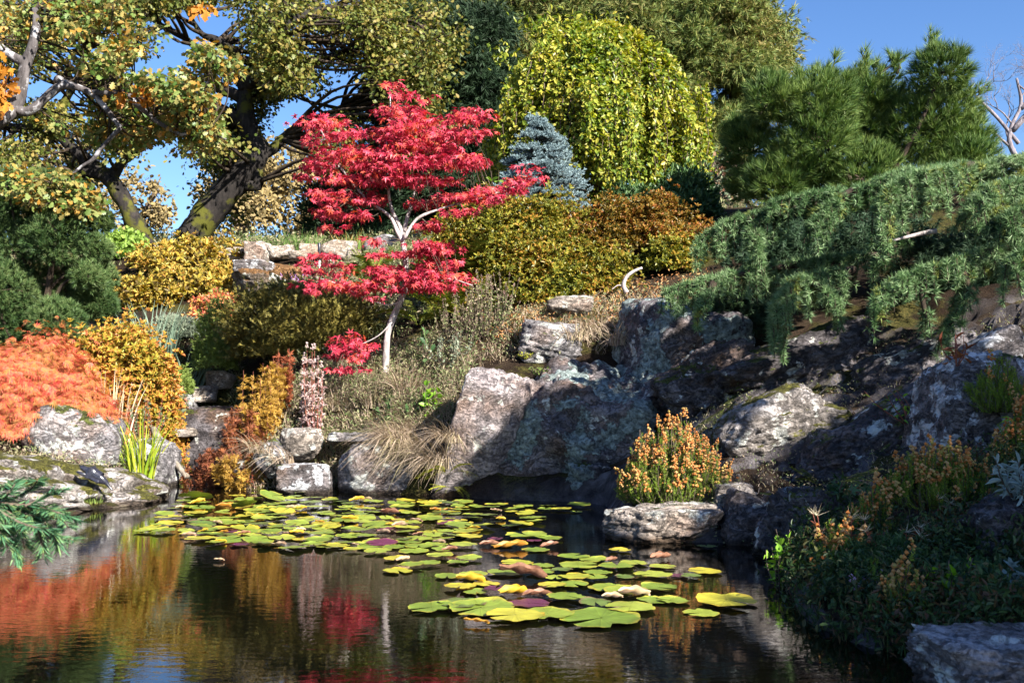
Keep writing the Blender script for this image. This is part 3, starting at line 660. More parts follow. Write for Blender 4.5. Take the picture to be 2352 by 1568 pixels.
# ------------------------------------------------------------------ plant builders
def dome_points(n, c, rx, ry, h, depth=.45, seed=0, lump=.22, lo=-.12):
    """points filling the outer part of a lumpy dome that stands on c; returns points and outward directions"""
    d = rand_dir(int(n * 2.2)); d = d[d[:, 2] > lo][:n]
    rl = np.random.default_rng(seed + 900); ld = norm(rl.normal(size=(46, 3)) + [0, 0, .25]); lr = rl.uniform(.30, .52, 46); lh = rl.uniform(.6, 1.25, 46)
    q = (d @ ld.T - np.cos(lr)) / (1 - np.cos(lr)); bump = (np.sqrt(np.clip(q, 0, 1)) * lh).max(1)
    l = .80 + lump * .95 * bump + lump * .8 * fbm(d * 2.1 + seed * 5.7, 3)
    r = l * (1 - depth * R.random(len(d)) ** 1.7)
    st = R.random(len(d)) < .10; r = np.where(st, l * R.uniform(1.0, 1.22, len(d)), r)
    P = d * r[:, None] * np.array([rx, ry, h]) + np.array(c)
    return P, norm(d / np.array([rx, ry, h]))
def core(g, c, rx, ry, h, k=.62, mat=0, seed=1):
    V, Q = ICO[4]; V = V * (1 + .25 * fbm(V * 2 + seed, 3))[:, None] * np.array([rx, ry, h]) * k + np.array(c)
    V[:, 2] = np.maximum(V[:, 2], c[2] - .03); g.add(V, Q, mat, True)
def base_at(px, Y): return on(px, Y, -.03)

def mound(name, label, cat, px, py_top, hw, Y, mat, tl, n, size, ry=None, depth=.4, lump=.22, out=.55, up=.45, jit=.6, stem='twig', use_core=True, part="foliage", group=None, seed=None, flat=0.0, lo=-.12, py_base=None):
    b = base_at(px, Y) if py_base is None else A(px, py_base, Y); top = A(px, py_top, Y)[2]; rx = hw / F * Y; ry = ry or rx * .8; h = max(.15, top - b[2])
    seed = seed if seed is not None else int(px + py_top)
    t = thing(name, label, cat, b, group); g = Geo()
    P, o = dome_points(n, b, rx, ry, h, depth, seed, lump, lo)
    d = o * out + UP * up + rand_dir(len(P)) * jit
    nr = norm(o + UP * .4 + rand_dir(len(P)) * .6)
    if flat: nr = norm(nr * (1 - flat) + UP * flat)
    inst_var(g, tl, P, d, nr, size * R.uniform(.65, 1.2, len(P)))
    if use_core: core(g, b, rx, ry, h, .55, 0, seed)
    g.build(part, mat, t)
    s = Geo()
    for k in range(9):
        e = P[R.integers(len(P))]; e = b + (e - b) * .85
        s.tube([b + rand_dir(1)[0] * .03 * [1, 1, 0] - UP * .05, b * .5 + e * .5 + rand_dir(1)[0] * .1 * h, e], .012 + .012 * h, .004, 5)
    s.build("stem", B[stem], t)
    return t

def clumps_tree(name, label, cat, base, trunks, clumps, leaf, tl, size, per, bark, twig_r=(.02, .006), spread=1.0, flat=.3, layers=1.0, twig_n=1, group=None, droop=.2, sprig=0, crown="crown", trunk="trunk"):
    """trunks: list of (points, r0, r1); clumps: (N,4) centre + radius; each clump is leaves held by twigs from the nearest limb"""
    t = thing(name, label, cat, base, group); tr = Geo(); pts = []
    lims = []
    for i_, (P_, r0, r1) in enumerate(trunks):
        gg = tr if i_ == 0 else Geo(); pts.append(gg.tube(P_, r0, r1, 9, 0, .35))
        if i_: lims.append(gg)
    pts = np.vstack(pts); g = Geo(); clumps = np.asarray(clumps, float)
    for c in clumps:
        ctr, rad = c[:3], c[3]; q = pts[np.argmin(np.linalg.norm(pts - ctr, axis=1) + .35 * np.maximum(0, pts[:, 2] - ctr[2]))]
        mid = (q + ctr) * .5 + rand_dir(1)[0] * .12 * np.linalg.norm(ctr - q)
        tr.tube([q, mid, ctr], twig_r[0], twig_r[1], 5, 1)
        for k in range(sprig):
            e = ctr + rand_dir(1)[0] * rad * .9; tr.tube([mid * .3 + ctr * .7, (ctr + e) * .5 + rand_dir(1)[0] * rad * .15, e], twig_r[1], twig_r[1] * .4, 4, 1, sub=2)
    rep = np.repeat(np.arange(len(clumps)), per); C = clumps[rep]
    off = rand_dir(len(rep)) * (R.random(len(rep)) ** (1 / 2.2))[:, None] * C[:, 3:4] * np.array([spread, spread, layers]) * R.uniform(.8, 1.25, (len(rep), 1))
    P = C[:, :3] + off
    d = norm(norm(off + 1e-6) * .6 + rand_dir(len(rep)) * .7 - UP * droop)
    nr = norm(UP * flat * 2 + rand_dir(len(rep)) + norm(off + 1e-6) * .5)
    inst_var(g, tl, P, d, nr, size * R.uniform(.6, 1.2, len(rep)))
    g.build(crown, leaf, t); to_ = tr.build(trunk, [bark, B['dark'] if name != 'red_maple' else B['twig']], t)
    for gg in lims: gg.build('limb', bark, to_)
    return t

def grass_tuft(name, label, pos, n, Ln, wd, bend, mat, spread=.12, lean=None, cat="grass tuft", group=None, seg=4):
    t = Geo(); pos = np.asarray(pos, float); a = R.random(n) * 6.283
    base = pos + np.stack([np.cos(a), np.sin(a), 0 * a], 1) * (spread * np.sqrt(R.random(n)))[:, None]; base[:, 2] -= .03
    h = np.stack([np.cos(a), np.sin(a), 0 * a], 1) + R.normal(scale=.5, size=(n, 3)) * [1, 1, 0]
    if lean is not None: h = h * .7 + np.array(lean)
    t.blades(base, h, Ln * R.uniform(.55, 1.1, n), wd * R.uniform(.7, 1.2, n), bend * R.uniform(.3, 1.3, n), 0, seg)
    o = t.build_at(name, mat, pos, label=label, category=cat)
    if group: o["group"] = group
    return o

def fern(name, label, pos, n, Ln, mat, up=.9, group=None, tl=FROND, cat="fern", lean=(0, 0, 0)):
    g = Geo(); a = R.random(n) * 6.283; hz = np.stack([np.cos(a), np.sin(a), 0 * a], 1)
    d = norm(hz + UP * up * R.uniform(.5, 1.4, (n, 1)) + np.array(lean)); nr = norm(UP - hz * .2 + rand_dir(n) * .25)
    inst_var(g, tl, np.asarray(pos) + hz * .04, d, nr, Ln * R.uniform(.6, 1.1, n))
    o = g.build_at(name, mat, pos, label=label, category=cat)
    if group: o["group"] = group
    return o

def stem_plant(name, label, cat, pos, n, h, spread, leafm, tl, lsize, per, stemm='twig', headm=None, head=None, hsize=.1, lean=(0, 0, 0), hper=1, r=.006, group=None, leaf_part="leaves", head_part="flower_head", lo=.15, curve=.2):
    pos = np.asarray(pos, float); t = thing(name, label, cat, pos, group); s = Geo(); P, D = [], []; HP, HD = [], []
    for k in range(n):
        a = R.random() * 6.283; o = np.array([math.cos(a), math.sin(a), 0]); L_ = h * R.uniform(.65, 1.1)
        b = pos + o * spread * .25 * R.random() - UP * .04; e = b + o * spread * R.random() + UP * L_ + np.array(lean) * L_
        m_ = (b + e) * .5 + o * spread * curve + np.array([0, 0, .05 * L_])
        C = s.tube([b, m_, e], r, r * .4, 5)
        q = R.uniform(lo, 1, per); i = (q * (len(C) - 1)).astype(int); P.append(C[i]); D.append(np.tile(e - b, (per, 1)))
        for j in range(hper): HP.append(C[max(0, len(C) - 1 - 2 * j)]); HD.append(norm(e - m_) + rand_dir(1)[0] * .3 * (j > 0))
    s.build("stem", B[stemm], t); P, D = np.vstack(P), norm(np.vstack(D))
    if per:
        g = Geo(); d = norm(rand_dir(len(P)) + D * .5); inst_var(g, tl, P, d, norm(UP + rand_dir(len(P)) * .7), lsize * R.uniform(.6, 1.2, len(P))); few = headm is not None and len(HP) < 70
        if few: inst_var(g, head, np.array(HP), np.array(HD), rand_dir(len(HP)), hsize * R.uniform(.7, 1.2, len(HP)), 1)
        g.build(leaf_part, [leafm, headm] if few else leafm, t)
    if headm is not None and len(HP) >= 70:
        g = Geo(); HP, HD = np.array(HP), np.array(HD); inst_var(g, head, HP, HD, rand_dir(len(HP)), hsize * R.uniform(.7, 1.2, len(HP))); g.build(head_part, headm, t)
    return t

def px_clumps(areas, Y, dY, rad, gaps=(), clear=()):
    """areas: (px, py, rx, ry, count) ellipses of the picture; clumps between Y-dY and Y+dY"""
    out = []
    rp = rad / Y * F * .75
    for px, py, rx, ry, n in areas:
        k = 0; tries = 0
        while k < n and tries < n * 40:
            tries += 1; a = R.random() * 6.283; q = math.sqrt(R.random()); x, y = px + rx * q * math.cos(a), py + ry * q * math.sin(a)
            if any(((x - gx) / (ga + rp)) ** 2 + ((y - gy) / (gb + rp)) ** 2 < 1 for gx, gy, ga, gb in gaps): continue
            yy = Y + R.uniform(-dY, dY)
            if any((x - u) ** 2 + (y - v) ** 2 < (30 + rp) ** 2 for u, v in clear): yy = Y + R.uniform(.9, dY + 1)
            p = A(x, y, yy); out.append([*p, rad * R.uniform(.7, 1.3)]); k += 1
    return np.array(out)
def line(pts, Y): 
    """polyline given as (px, py) or (px, py, dY)"""
    return [A(p[0], p[1], Y + (p[2] if len(p) > 2 else 0)) for p in pts]
def c1(*pts): return [(x / 3, y / 3) + tuple(r) for x, y, *r in pts]

# ------------------------------------------------------------------ where the photograph has shade: bank points found by casting rays on ground and rocks
def inpoly(x, y, P):
    c = False; j = len(P) - 1
    for i in range(len(P)):
        if (P[i][1] > y) != (P[j][1] > y) and x < (P[j][0] - P[i][0]) * (y - P[i][1]) / (P[j][1] - P[i][1]) + P[i][0]: c = not c
        j = i
    return c
def surface_points(poly, n, lit=()):
    bpy.context.view_layer.update(); dg = bpy.context.evaluated_depsgraph_get(); out = []; xs = [p[0] for p in poly]; ys = [p[1] for p in poly]
    c, sn = math.cos(PITCH), math.sin(PITCH)
    for k in range(n):
        x, y = R.uniform(min(xs), max(xs)), R.uniform(min(ys), max(ys))
        if not inpoly(x, y, poly): continue
        if any(((x - u) / a_) ** 2 + ((y - v) / b_) ** 2 < 1 and R.random() < pr for u, v, a_, b_, pr in lit): continue
        u, v = (x - 1176) / F, (784 - y) / F; d = Vector((u, c - v * sn, sn + v * c)).normalized()
        hit, loc, *_ = SC.ray_cast(dg, Vector(CAM), d)
        if hit: out.append(np.array(loc))
    return np.array(out)
def _surf_map(st=6):
    bpy.context.view_layer.update(); dg = bpy.context.evaluated_depsgraph_get(); c, sn = math.cos(PITCH), math.sin(PITCH)
    xs = np.arange(-60, 2420, st); ys = np.arange(500, 1568, st); out = np.full((len(ys), len(xs), 3), np.nan)
    for j, y in enumerate(ys):
        for i, x in enumerate(xs):
            u, v = (x - 1176) / F, (784 - y) / F; hit, loc, *_ = SC.ray_cast(dg, Vector(CAM), Vector((u, c - v * sn, sn + v * c)).normalized())
            if hit: out[j, i] = loc
    return out
SURF = _surf_map()
def surf(px, py):
    """what ground or rock stands at a place of the picture"""
    p = SURF[int(np.clip(round((py - 500) / 6), 0, SURF.shape[0] - 1)), int(np.clip(round((px + 60) / 6), 0, SURF.shape[1] - 1))]
    return p.copy()
BANK = surface_points([(1590, 1255), (1640, 1200), (1850, 1085), (1905, 1020), (1960, 985), (1960, 890), (2100, 850), (2480, 760), (2560, 1560), (2150, 1600), (2080, 1560), (1900, 1480), (1830, 1420), (1800, 1370), (1785, 1275)], 9000,
    [(2160, 1100, 120, 50, .55), (1950, 1320, 70, 40, .5), (2280, 815, 50, 45, .9), (2235, 1060, 70, 40, .7), (2010, 1200, 30, 40, .4), (2340, 1040, 50, 50, .6), (2290, 920, 60, 50, .5), (2120, 880, 60, 14, .6), (2270, 1510, 120, 70, .72), (2070, 1290, 60, 50, .4), (2100, 1400, 40, 40, .4)])
FACE = surface_points([(1480, 760), (1350, 820), (1245, 890), (1235, 960), (1150, 985), (1110, 1040), (1065, 1150), (1400, 1165), (1415, 1060), (1470, 970), (1590, 940), (1650, 880), (1620, 780)], 5000)
BANK = BANK[(BANK[:, 1] < 9.3) | ((BANK[:, 1] < 10.8) & (R.random(len(BANK)) < .75))]; FACE = FACE[(FACE[:, 1] < 11.9) & (FACE[:, 2] < 1.25)]
def shade_tree():
    b = np.array([9.0, -1.5, float(H(np.array([9.0]), np.array([-1.5]))[0])]); t = thing("shade_conifer", "unseen conifer beyond the right edge, its crown shaped to shade the right-hand rocks", "tree", b)
    g = Geo(); s = Geo(); s.tube([b - UP * .2, b + UP * 4, b + UP * 8], .30, .06, 9, 0, .3)
    P = np.vstack([BANK + SUN * R.uniform(7.6, 9.6, (len(BANK), 1)), FACE + SUN * R.uniform(7.9, 9.6, (len(FACE), 1))])  # crown leaves set along sun rays from the points to be shaded
    for c in P[R.integers(0, len(P), 26)]:
        q = np.array([b[0], b[1], c[2] + .3]); s.tube([q, (q + c) / 2 - UP * .3, c], .03, .008, 5)
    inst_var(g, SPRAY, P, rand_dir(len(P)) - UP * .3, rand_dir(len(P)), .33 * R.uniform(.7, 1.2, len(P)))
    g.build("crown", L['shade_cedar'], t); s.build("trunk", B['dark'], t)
shade_tree()

# ------------------------------------------------------------------ the oaks
Yo = 25.0; _rg = np.random.default_rng(77)
small_gaps = [(_rg.uniform(0, 960), _rg.uniform(0, 430), _rg.uniform(2, 9), _rg.uniform(2, 9)) for _ in range(46)]
gaps_o = [(405, 105, 48, 62), (497, 100, 52, 82), (362, 445, 58, 130), (340, 385, 34, 28), (455, 240, 32, 42), (320, 500, 45, 80), (190, 110, 60, 45), (630, 400, 50, 120), (250, 500, 25, 60), (150, 190, 30, 24), (700, 330, 30, 30), (850, 250, 30, 26)] + small_gaps
trunk_o = [p[:2] for p in c1((1340, 1600), (1450, 1440), (1570, 1310), (1700, 1160), (1790, 1060), (1740, 950), (1700, 850), (1685, 720), (1700, 600), (1950, 950), (940, 1560), (860, 1400), (760, 1240), (640, 1150), (1550, 480), (1600, 420), (1560, 330), (1340, 320), (1200, 220))]
limbs = [(line(c1((1310, 1720), (1340, 1600), (1450, 1440), (1570, 1310), (1700, 1160), (1790, 1060), (1740, 950), (1700, 850), (1685, 720), (1700, 600), (1800, 500, -.6), (1900, 330, -1), (2000, 120, -1), (2050, -60, -1)), Yo), .42, .08),
         (line(c1((1790, 1080), (1880, 1030), (1960, 940), (2050, 880, .5), (2250, 800, 1), (2450, 700, 1.5)), Yo), .16, .04),
         (line(c1((1600, 1180), (1640, 1255), (1770, 1275), (1765, 1160)), Yo), .14, .16),
         (line(c1((1700, 620), (1650, 540), (1545, 480), (1625, 425), (1560, 330), (1480, 270), (1390, 235), (1300, 100)), Yo), .20, .05),
         (line(c1((1690, 700), (1600, 640), (1500, 600), (1400, 420), (1350, 330), (1240, 240), (1130, 185), (1000, 90)), Yo), .17, .04),
         (line(c1((1800, 500, -.6), (2000, 440), (2200, 420, .5), (2450, 330, 1), (2700, 200, 1)), Yo), .22, .05),
         (line(c1((1990, 140, -1), (2250, 60, -.5), (2600, -60)), Yo), .14, .04),
         (line(c1((1700, 850), (1560, 760), (1400, 700), (1250, 620), (1130, 600)), Yo), .14, .04)]
areas = [(620, 40, 260, 70, 54), (330, 60, 200, 90, 24), (760, 180, 170, 130, 66), (880, 90, 130, 130, 48), (560, 270, 150, 90, 26), (480, 330, 120, 80, 22), (930, 260, 80, 120, 34), (520, 430, 90, 70, 12), (830, 330, 110, 60, 22), (640, 230, 70, 120, 24), (960, 120, 70, 130, 40), (440, 20, 120, 40, 22)]
clumps_tree("oak_tree", "big old oak with a thick leaning mossy dark trunk and a broad green-gold crown", "tree", on(430, Yo), limbs, px_clumps(areas, Yo, 2.6, .50, gaps_o, trunk_o), L['oak'], [OAKW], .118, 118, B['oak'], (.06, .015), 1.25, .45, .62, sprig=2)
limbs2 = [(line(c1((1010, 1720), (940, 1560), (860, 1400), (760, 1240), (700, 1190), (600, 1110), (480, 1000), (400, 930), (300, 860), (170, 790)), Yo - 1), .25, .08),
          (line(c1((745, 1215), (640, 1190), (530, 1192)), Yo - 1), .17, .13), (line(c1((770, 1215), (810, 1160), (850, 1110), (960, 1030), (1050, 900)), Yo - 1), .16, .05),
          (line(c1((400, 930), (420, 760), (520, 560), (620, 330)), Yo - 1), .14, .05), (line(c1((300, 860), (150, 880), (-80, 830)), Yo - 1), .14, .05)]
areas2 = [(130, 60, 180, 90, 50), (60, 210, 120, 110, 26), (250, 200, 160, 110, 34), (60, 330, 90, 60, 16), (120, 420, 80, 50, 14), (220, 320, 110, 60, 18)]
clumps_tree("oak_tree", "second oak with a slimmer moss-covered trunk leaning to the far left", "tree", on(345, Yo - 1), limbs2, px_clumps(areas2, Yo - 1, 2.4, .48, gaps_o, trunk_o), L['oak'], [OAKW], .118, 105, B['oak'], (.05, .015), 1.25, .45, .62, sprig=2)
Yn = 15.5
limbs3 = [(line([(-420, 500), (-200, 360), (-60, 300)] + c1((0, 830), (110, 740), (150, 570), (180, 430), (230, 300), (250, 180), (245, 60)), Yn), .15, .05),
          (line(c1((110, 745), (170, 770), (250, 735), (330, 660), (400, 605), (480, 590), (560, 610), (640, 650), (700, 710), (770, 800), (830, 880)), Yn), .09, .035),
          (line(c1((390, 540), (450, 575), (560, 610)), Yn), .07, .06), (line(c1((180, 440), (90, 390), (0, 330), (-120, 250)), Yn), .09, .06),
          (line(c1((640, 640), (760, 640), (890, 660), (950, 730), (1030, 790), (1100, 850), (1250, 930)), Yn), .06, .03),
          (line(c1((830, 880), (700, 1020), (640, 1100), (560, 1150), (400, 1280)), Yn), .035, .02), (line(c1((1250, 930), (1400, 900), (1560, 960)), Yn), .03, .015)]
areas3 = [(330, 165, 150, 100, 34), (430, 170, 100, 70, 22), (270, 290, 130, 70, 30), (430, 310, 130, 60, 30), (130, 415, 110, 50, 20), (480, 480, 60, 45, 8), (60, 60, 110, 70, 20), (180, 30, 110, 50, 18), (200, 450, 90, 40, 10), (250, 240, 60, 120, 14)]
gaps_n = small_gaps[:16] + [(575, 280, 60, 110), (500, 440, 70, 80), (300, 470, 60, 90), (240, 390, 40, 40), (362, 430, 50, 100), (150, 215, 60, 40), (405, 105, 40, 50), (60, 240, 50, 50)]
cl3 = px_clumps(areas3, Yn, .9, .25, gaps_n, [p[:2] for p in c1((400, 600), (480, 590), (560, 610), (640, 650), (700, 710), (770, 800), (250, 735), (180, 430), (230, 300), (250, 180), (950, 730), (1050, 800), (90, 390), (330, 660))])
to = clumps_tree("oak_tree", "nearer oak reaching in from the left edge with grey lichened boughs and turning leaves", "tree", A(-420, 560, Yn), limbs3, cl3, L['oaknear'], [OAKW], .108, 66, B['oakgrey'], (.018, .006), 1.3, .4, .6, sprig=2)
g = Geo(); P = np.vstack([px_clumps([(340, 215, 30, 30, 40), (8, 195, 26, 55, 60), (470, 20, 22, 18, 18), (275, 225, 20, 18, 10)], Yn - .3, .25, .1)])[:, :3]
inst_var(g, [OAK], P, norm(rand_dir(len(P)) - UP * .5), norm(rand_dir(len(P)) + [.4, -.8, .5]), .19 * R.uniform(.7, 1.2, len(P))); g.build("autumn_leaves", L['orange_oak'], to)

# ------------------------------------------------------------------ trees behind
def conifer_clumps(name, label, base, trunk, areas, Y, dY, rad, leaf, tl, size, per, gaps=(), bark='dark', flat=.4):
    return clumps_tree(name, label, "tree", base, trunk, px_clumps(areas, Y, dY, rad, gaps), leaf, tl, size, per, B[bark], (.06, .02), 1.2, flat, .8, droop=.1)
Yc = 34.0
conifer_clumps("cypress_tree", "tall feathery olive-green cypress rising behind the right side of the weeping willow", on(1600, Yc), [(line([(1600, 560), (1590, 300), (1560, 100), (1540, -120)], Yc), .6, .25), (line([(1585, 250), (1660, 130), (1720, 60)], Yc), .2, .08), (line([(1590, 300), (1680, 240), (1780, 190)], Yc), .2, .05), (line([(1560, 60), (1450, 0), (1380, -60)], Yc), .2, .06)],
               [(1600, 60, 140, 90, 95), (1640, 190, 90, 110, 70), (1620, 320, 70, 80, 40), (1690, 40, 50, 60, 26), (1750, 200, 40, 20, 9), (1770, 75, 22, 28, 5), (1788, 130, 18, 30, 5), (1500, 40, 90, 60, 40), (1720, 130, 25, 30, 8), (1660, 400, 50, 60, 16), (1700, 260, 30, 40, 9)], Yc, 2.5, .62, L['cypress'], FINE, .40, 125, [(1545, 50, 28, 30), (1640, 225, 18, 14)])
conifer_clumps("cypress_tree", "pale olive cypress behind the left top of the weeping willow", on(1300, Yc + 3), [(line([(1300, 560), (1300, 200), (1310, -150)], Yc + 3), .6, .2)],
               [(1250, 40, 190, 90, 120), (1100, 40, 70, 60, 30), (1380, 30, 100, 70, 46), (1150, 110, 70, 60, 26)], Yc + 3, 2.5, .7, L['cypress'], FINE, .40, 125)
conifer_clumps("golden_cypress", "sunlit yellow-green cypress glimpsed between the dark fir and the oak", on(1030, Yc + 6), [(line([(1020, 560), (1020, -100)], Yc + 6), .5, .2)],
               [(1020, 60, 50, 90, 28), (1030, 190, 50, 90, 26), (985, 280, 40, 60, 12)], Yc + 6, 1.5, .6, L['cypressgold'], FINE, .40, 100)
conifer_clumps("fir_tree", "dark blue-green fir between the oak and the weeping willow", on(1090, 27), [(line([(1090, 520), (1092, 200), (1095, 30)], 27), .3, .05)],
               [(1095, 130, 60, 90, 60), (1085, 240, 80, 90, 80), (1060, 340, 100, 90, 80), (1040, 420, 110, 70, 50)], 27, 1.2, .5, L['darkfir'], FINE, .36, 120)
conifer_clumps("yew_tree", "nearly black evergreen behind the right edge of the oak crown", on(960, 30), [(line([(960, 560), (965, 200), (975, -60)], 30), .4, .1)],
               [(975, 60, 50, 110, 60), (960, 230, 70, 100, 50), (900, 60, 50, 60, 20), (880, 430, 110, 90, 40)], 30, 1.5, .6, L['darkfir'], FINE, .40, 110)
def thin_tree(label, px, Y, py_top, hw, n, seed, name="bare_tree", leaf='haze_tree', per=46, tw='twig', size=.24, py0=560):
    b = on(px, Y); tr = []
    for k in range(5):
        e = px + R.uniform(-hw, hw); tr.append((line([(px, py0 + 20), ((px * 2 + e) / 3, (py0 * 2 + py_top) / 3), (e, py_top + R.uniform(0, 80))], Y), .16, .03))
    cl = px_clumps([(px, (py0 + py_top) / 2 - 10, hw, (py0 - py_top) / 2, n)], Y, 2.0, .55)
    return clumps_tree(name, label, "tree", b, tr, cl, L[leaf], [OVALW], size, per, B[tw], (.035, .012), 1.2, .3, .9, sprig=4)
thin_tree("thinly leaved tan tree beyond the ridge, right of the big oak trunk", 560, 42, 330, 100, 60, 1)
thin_tree("pale thinly leaved tree beyond the ridge, directly behind the red maple's left side", 690, 44, 320, 110, 70, 2)
thin_tree("thin greyish tree beyond the ridge behind the leaves at the far left", 60, 44, 250, 130, 70, 3)
thin_tree("thin tree low on the ridge between the two oak trunks", 300, 46, 400, 90, 30, 4)
mound("bush", "dark green bush on the ridge behind the red maple's lower left boughs", "shrub", 830, 420, 110, 26, L['darkfir'], SPRAY, 2600, .5)

def bare(name, label, px, Y, pts_sets, bark):
    t = thing(name, label, "tree", on(px, Y)); g = Geo()
    def rec(p, d, L_, r, k):
        e = p + d * L_; m_ = (p + e) * .5 + rand_dir(1)[0] * L_ * .16; g.tube([p, m_, e], r, r * .6, 5, sub=2)
        if k == 0: return
        for i in range(R.integers(2, 4)): rec(m_ if i == 2 else e, norm(d + rand_dir(1)[0] * .85 + UP * .12), L_ * R.uniform(.6, .85), r * .6, k - 1)
    for pts, r0 in pts_sets:
        q = g.tube(line(pts, Y), r0, r0 * .4, 7, 0, .3)
        for i in range(6, len(q), 3): rec(q[i], norm(rand_dir(1)[0] + UP * .5), 0.60, r0 * .30, 5)
    g.build("trunk", B[bark], t)
bare("bare_tree", "bare silver-grey tree with crooked twigs at the right edge against the sky", 2330, 28, [([(2420, 480), (2330, 355), (2320, 300), (2345, 240), (2335, 180)], .09), ([(2340, 330), (2290, 270), (2250, 230), (2236, 215)], .06), ([(2325, 300), (2380, 240), (2420, 190)], .1), ([(2345, 250), (2380, 210), (2400, 160)], .07), ([(2330, 345), (2300, 320), (2280, 300)], .05)], 'silver')
thin_tree("small thin tree with reddish leaves between the willow and the right-hand pine", 1655, 30, 340, 45, 26, 6, leaf='rose', per=20, py0=500, size=.16)

# ------------------------------------------------------------------ weeping willow dome
def willow():
    Y = 20.0; b = on(1370, Y); top = A(1345, 62, Y)[2]; rx = 238 / F * Y; ry = rx; h = top - b[2]; cx = A(1366, 500, Y)[0]
    c = np.array([cx, Y, b[2]]); t = thing("weeping_willow", "dome-shaped weeping tree with yellow-green leaves on hanging strands", "tree", b); g = Geo(); s = Geo()
    s.tube([b - UP * .1, b + [.1, 0, h * .4], c + [0.05, 0, h * .85]], .17, .09, 9, 0, .3)
    P, D = [], []
    for k in range(640):
        a = R.random() * 6.283; q = math.sqrt(R.uniform(.0, 1)); ring = 1 + .08 * math.sin(3 * a + 1) + .05 * math.sin(7 * a) + R.normal() * .06
        ax, ay = math.cos(a), math.sin(a); pts = []
        zt = math.sqrt(max(0, 1 - (q * .92) ** 2.2)) * .96
        L_ = R.uniform(.25, 1.0) * (.35 + .65 * q)
        for u in np.linspace(0, 1, 14):
            r_ = q * ring + .16 * math.sin(min(1, u * 2.2) * 1.57) * (1.05 - q * .75)
            z = zt + .05 * math.sin(u * 3.14) * (1 - q) - L_ * u ** 1.4 * .95
            if z < .02 + .06 * R.random(): break
            pts.append(c + [ax * r_ * rx, ay * r_ * ry, z * h])
        if len(pts) < 4: continue
        pts = np.array(pts) + R.normal(scale=.025, size=(len(pts), 3)); s.tube(pts, .012, .004, 4, sub=1)
        n = int(len(pts) * 10); f = R.random(n) * (len(pts) - 1.01); i = f.astype(int); w_ = (f - i)[:, None]
        P.append(pts[i] * (1 - w_) + pts[i + 1] * w_ + R.normal(scale=.05, size=(n, 3))); D.append(pts[i + 1] - pts[i])
    P, D = np.vstack(P), norm(np.vstack(D)); o = norm((P - c) / [rx, ry, h])
    inst_var(g, [OVAL, OVALW, OVAL], P, norm(D * .7 + rand_dir(len(P)) * .9 + o * .35), norm(o + rand_dir(len(P)) * .9), .10 * R.uniform(.6, 1.25, len(P)))
    Q, oo = dome_points(13000, c, rx * .93, ry * .93, h * .95, .35, 4, .12)
    inst_var(g, [OVAL, OVALW], Q, norm(oo * .3 - UP * .5 + rand_dir(len(Q))), norm(oo + rand_dir(len(Q)) * .9), .105 * R.uniform(.6, 1.2, len(Q)))
    tp = px_clumps([(1230, 62, 25, 8, 6), (1290, 60, 60, 12, 14), (1150, 130, 14, 14, 6), (1400, 72, 60, 12, 12)], Y, .4, .1)[:, :3]; tp = np.repeat(tp, 12, 0) + R.normal(scale=.12, size=(len(tp) * 12, 3))
    inst_var(g, [OVAL], tp, rand_dir(len(tp)) + UP * .3, rand_dir(len(tp)), .12)
    g.build("crown", L['willow'], t); s.build("trunk", B['twig'], t)
willow()

# ------------------------------------------------------------------ blue spruce
def spruce():
    Y = 17.6; b = on(1252, Y); top = A(1232, 276, Y); h = top[2] - b[2]; t = thing("blue_spruce", "small silvery blue spruce with tiered boughs in front of the weeping willow", "tree", b)
    s = Geo(); g = Geo(); ax0 = b; ax1 = top; s.tube([b - UP * .1, (b + top) / 2, top], .05, .01, 7)
    P, D = [], []
    tiers = [(.97, .09), (.9, .22), (.8, .36), (.68, .50), (.60, .50), (.50, .60), (.42, .60), (.33, .70), (.25, .68), (.15, .80), (.07, .82), (.01, .86)]
    for z, r_ in tiers:
        n = int(9 + r_ * 18)
        for k in range(n):
            a = R.random() * 6.283; L_ = r_ * R.uniform(.65, 1.15) * 1.08; d = np.array([math.cos(a), math.sin(a), 0]); o = ax0 + (ax1 - ax0) * (z + R.normal() * .012)
            pts = [o, o + d * L_ * .5 + UP * .03, o + d * L_ - UP * .07 * L_]; C = s.tube(pts, .014, .005, 4, sub=3)
            for q in np.linspace(.3, 1, int(5 + L_ * 11)):
                p = C[min(len(C) - 1, int(q * (len(C) - 1)))]; sd = np.cross(d, UP)
                for sg in (1, -1):
                    P.append(p); D.append(norm(d * .75 + sd * sg * R.uniform(.3, 1.1) + UP * R.uniform(0, .5)))
                P.append(p + UP * .01); D.append(norm(d + UP * R.uniform(.1, .9) + rand_dir(1)[0] * .3))
    for k in range(14): P.append(top - UP * R.uniform(0, .2)); D.append(norm(rand_dir(1)[0] + UP * 1.5))
    P, D = np.array(P), np.array(D); inst_var(g, SBR, P, D, rand_dir(len(P)), .125 * R.uniform(.7, 1.2, len(P)))
    g.build("crown", L['spruce'], t); s.build("trunk", B['dark'], t)
spruce()

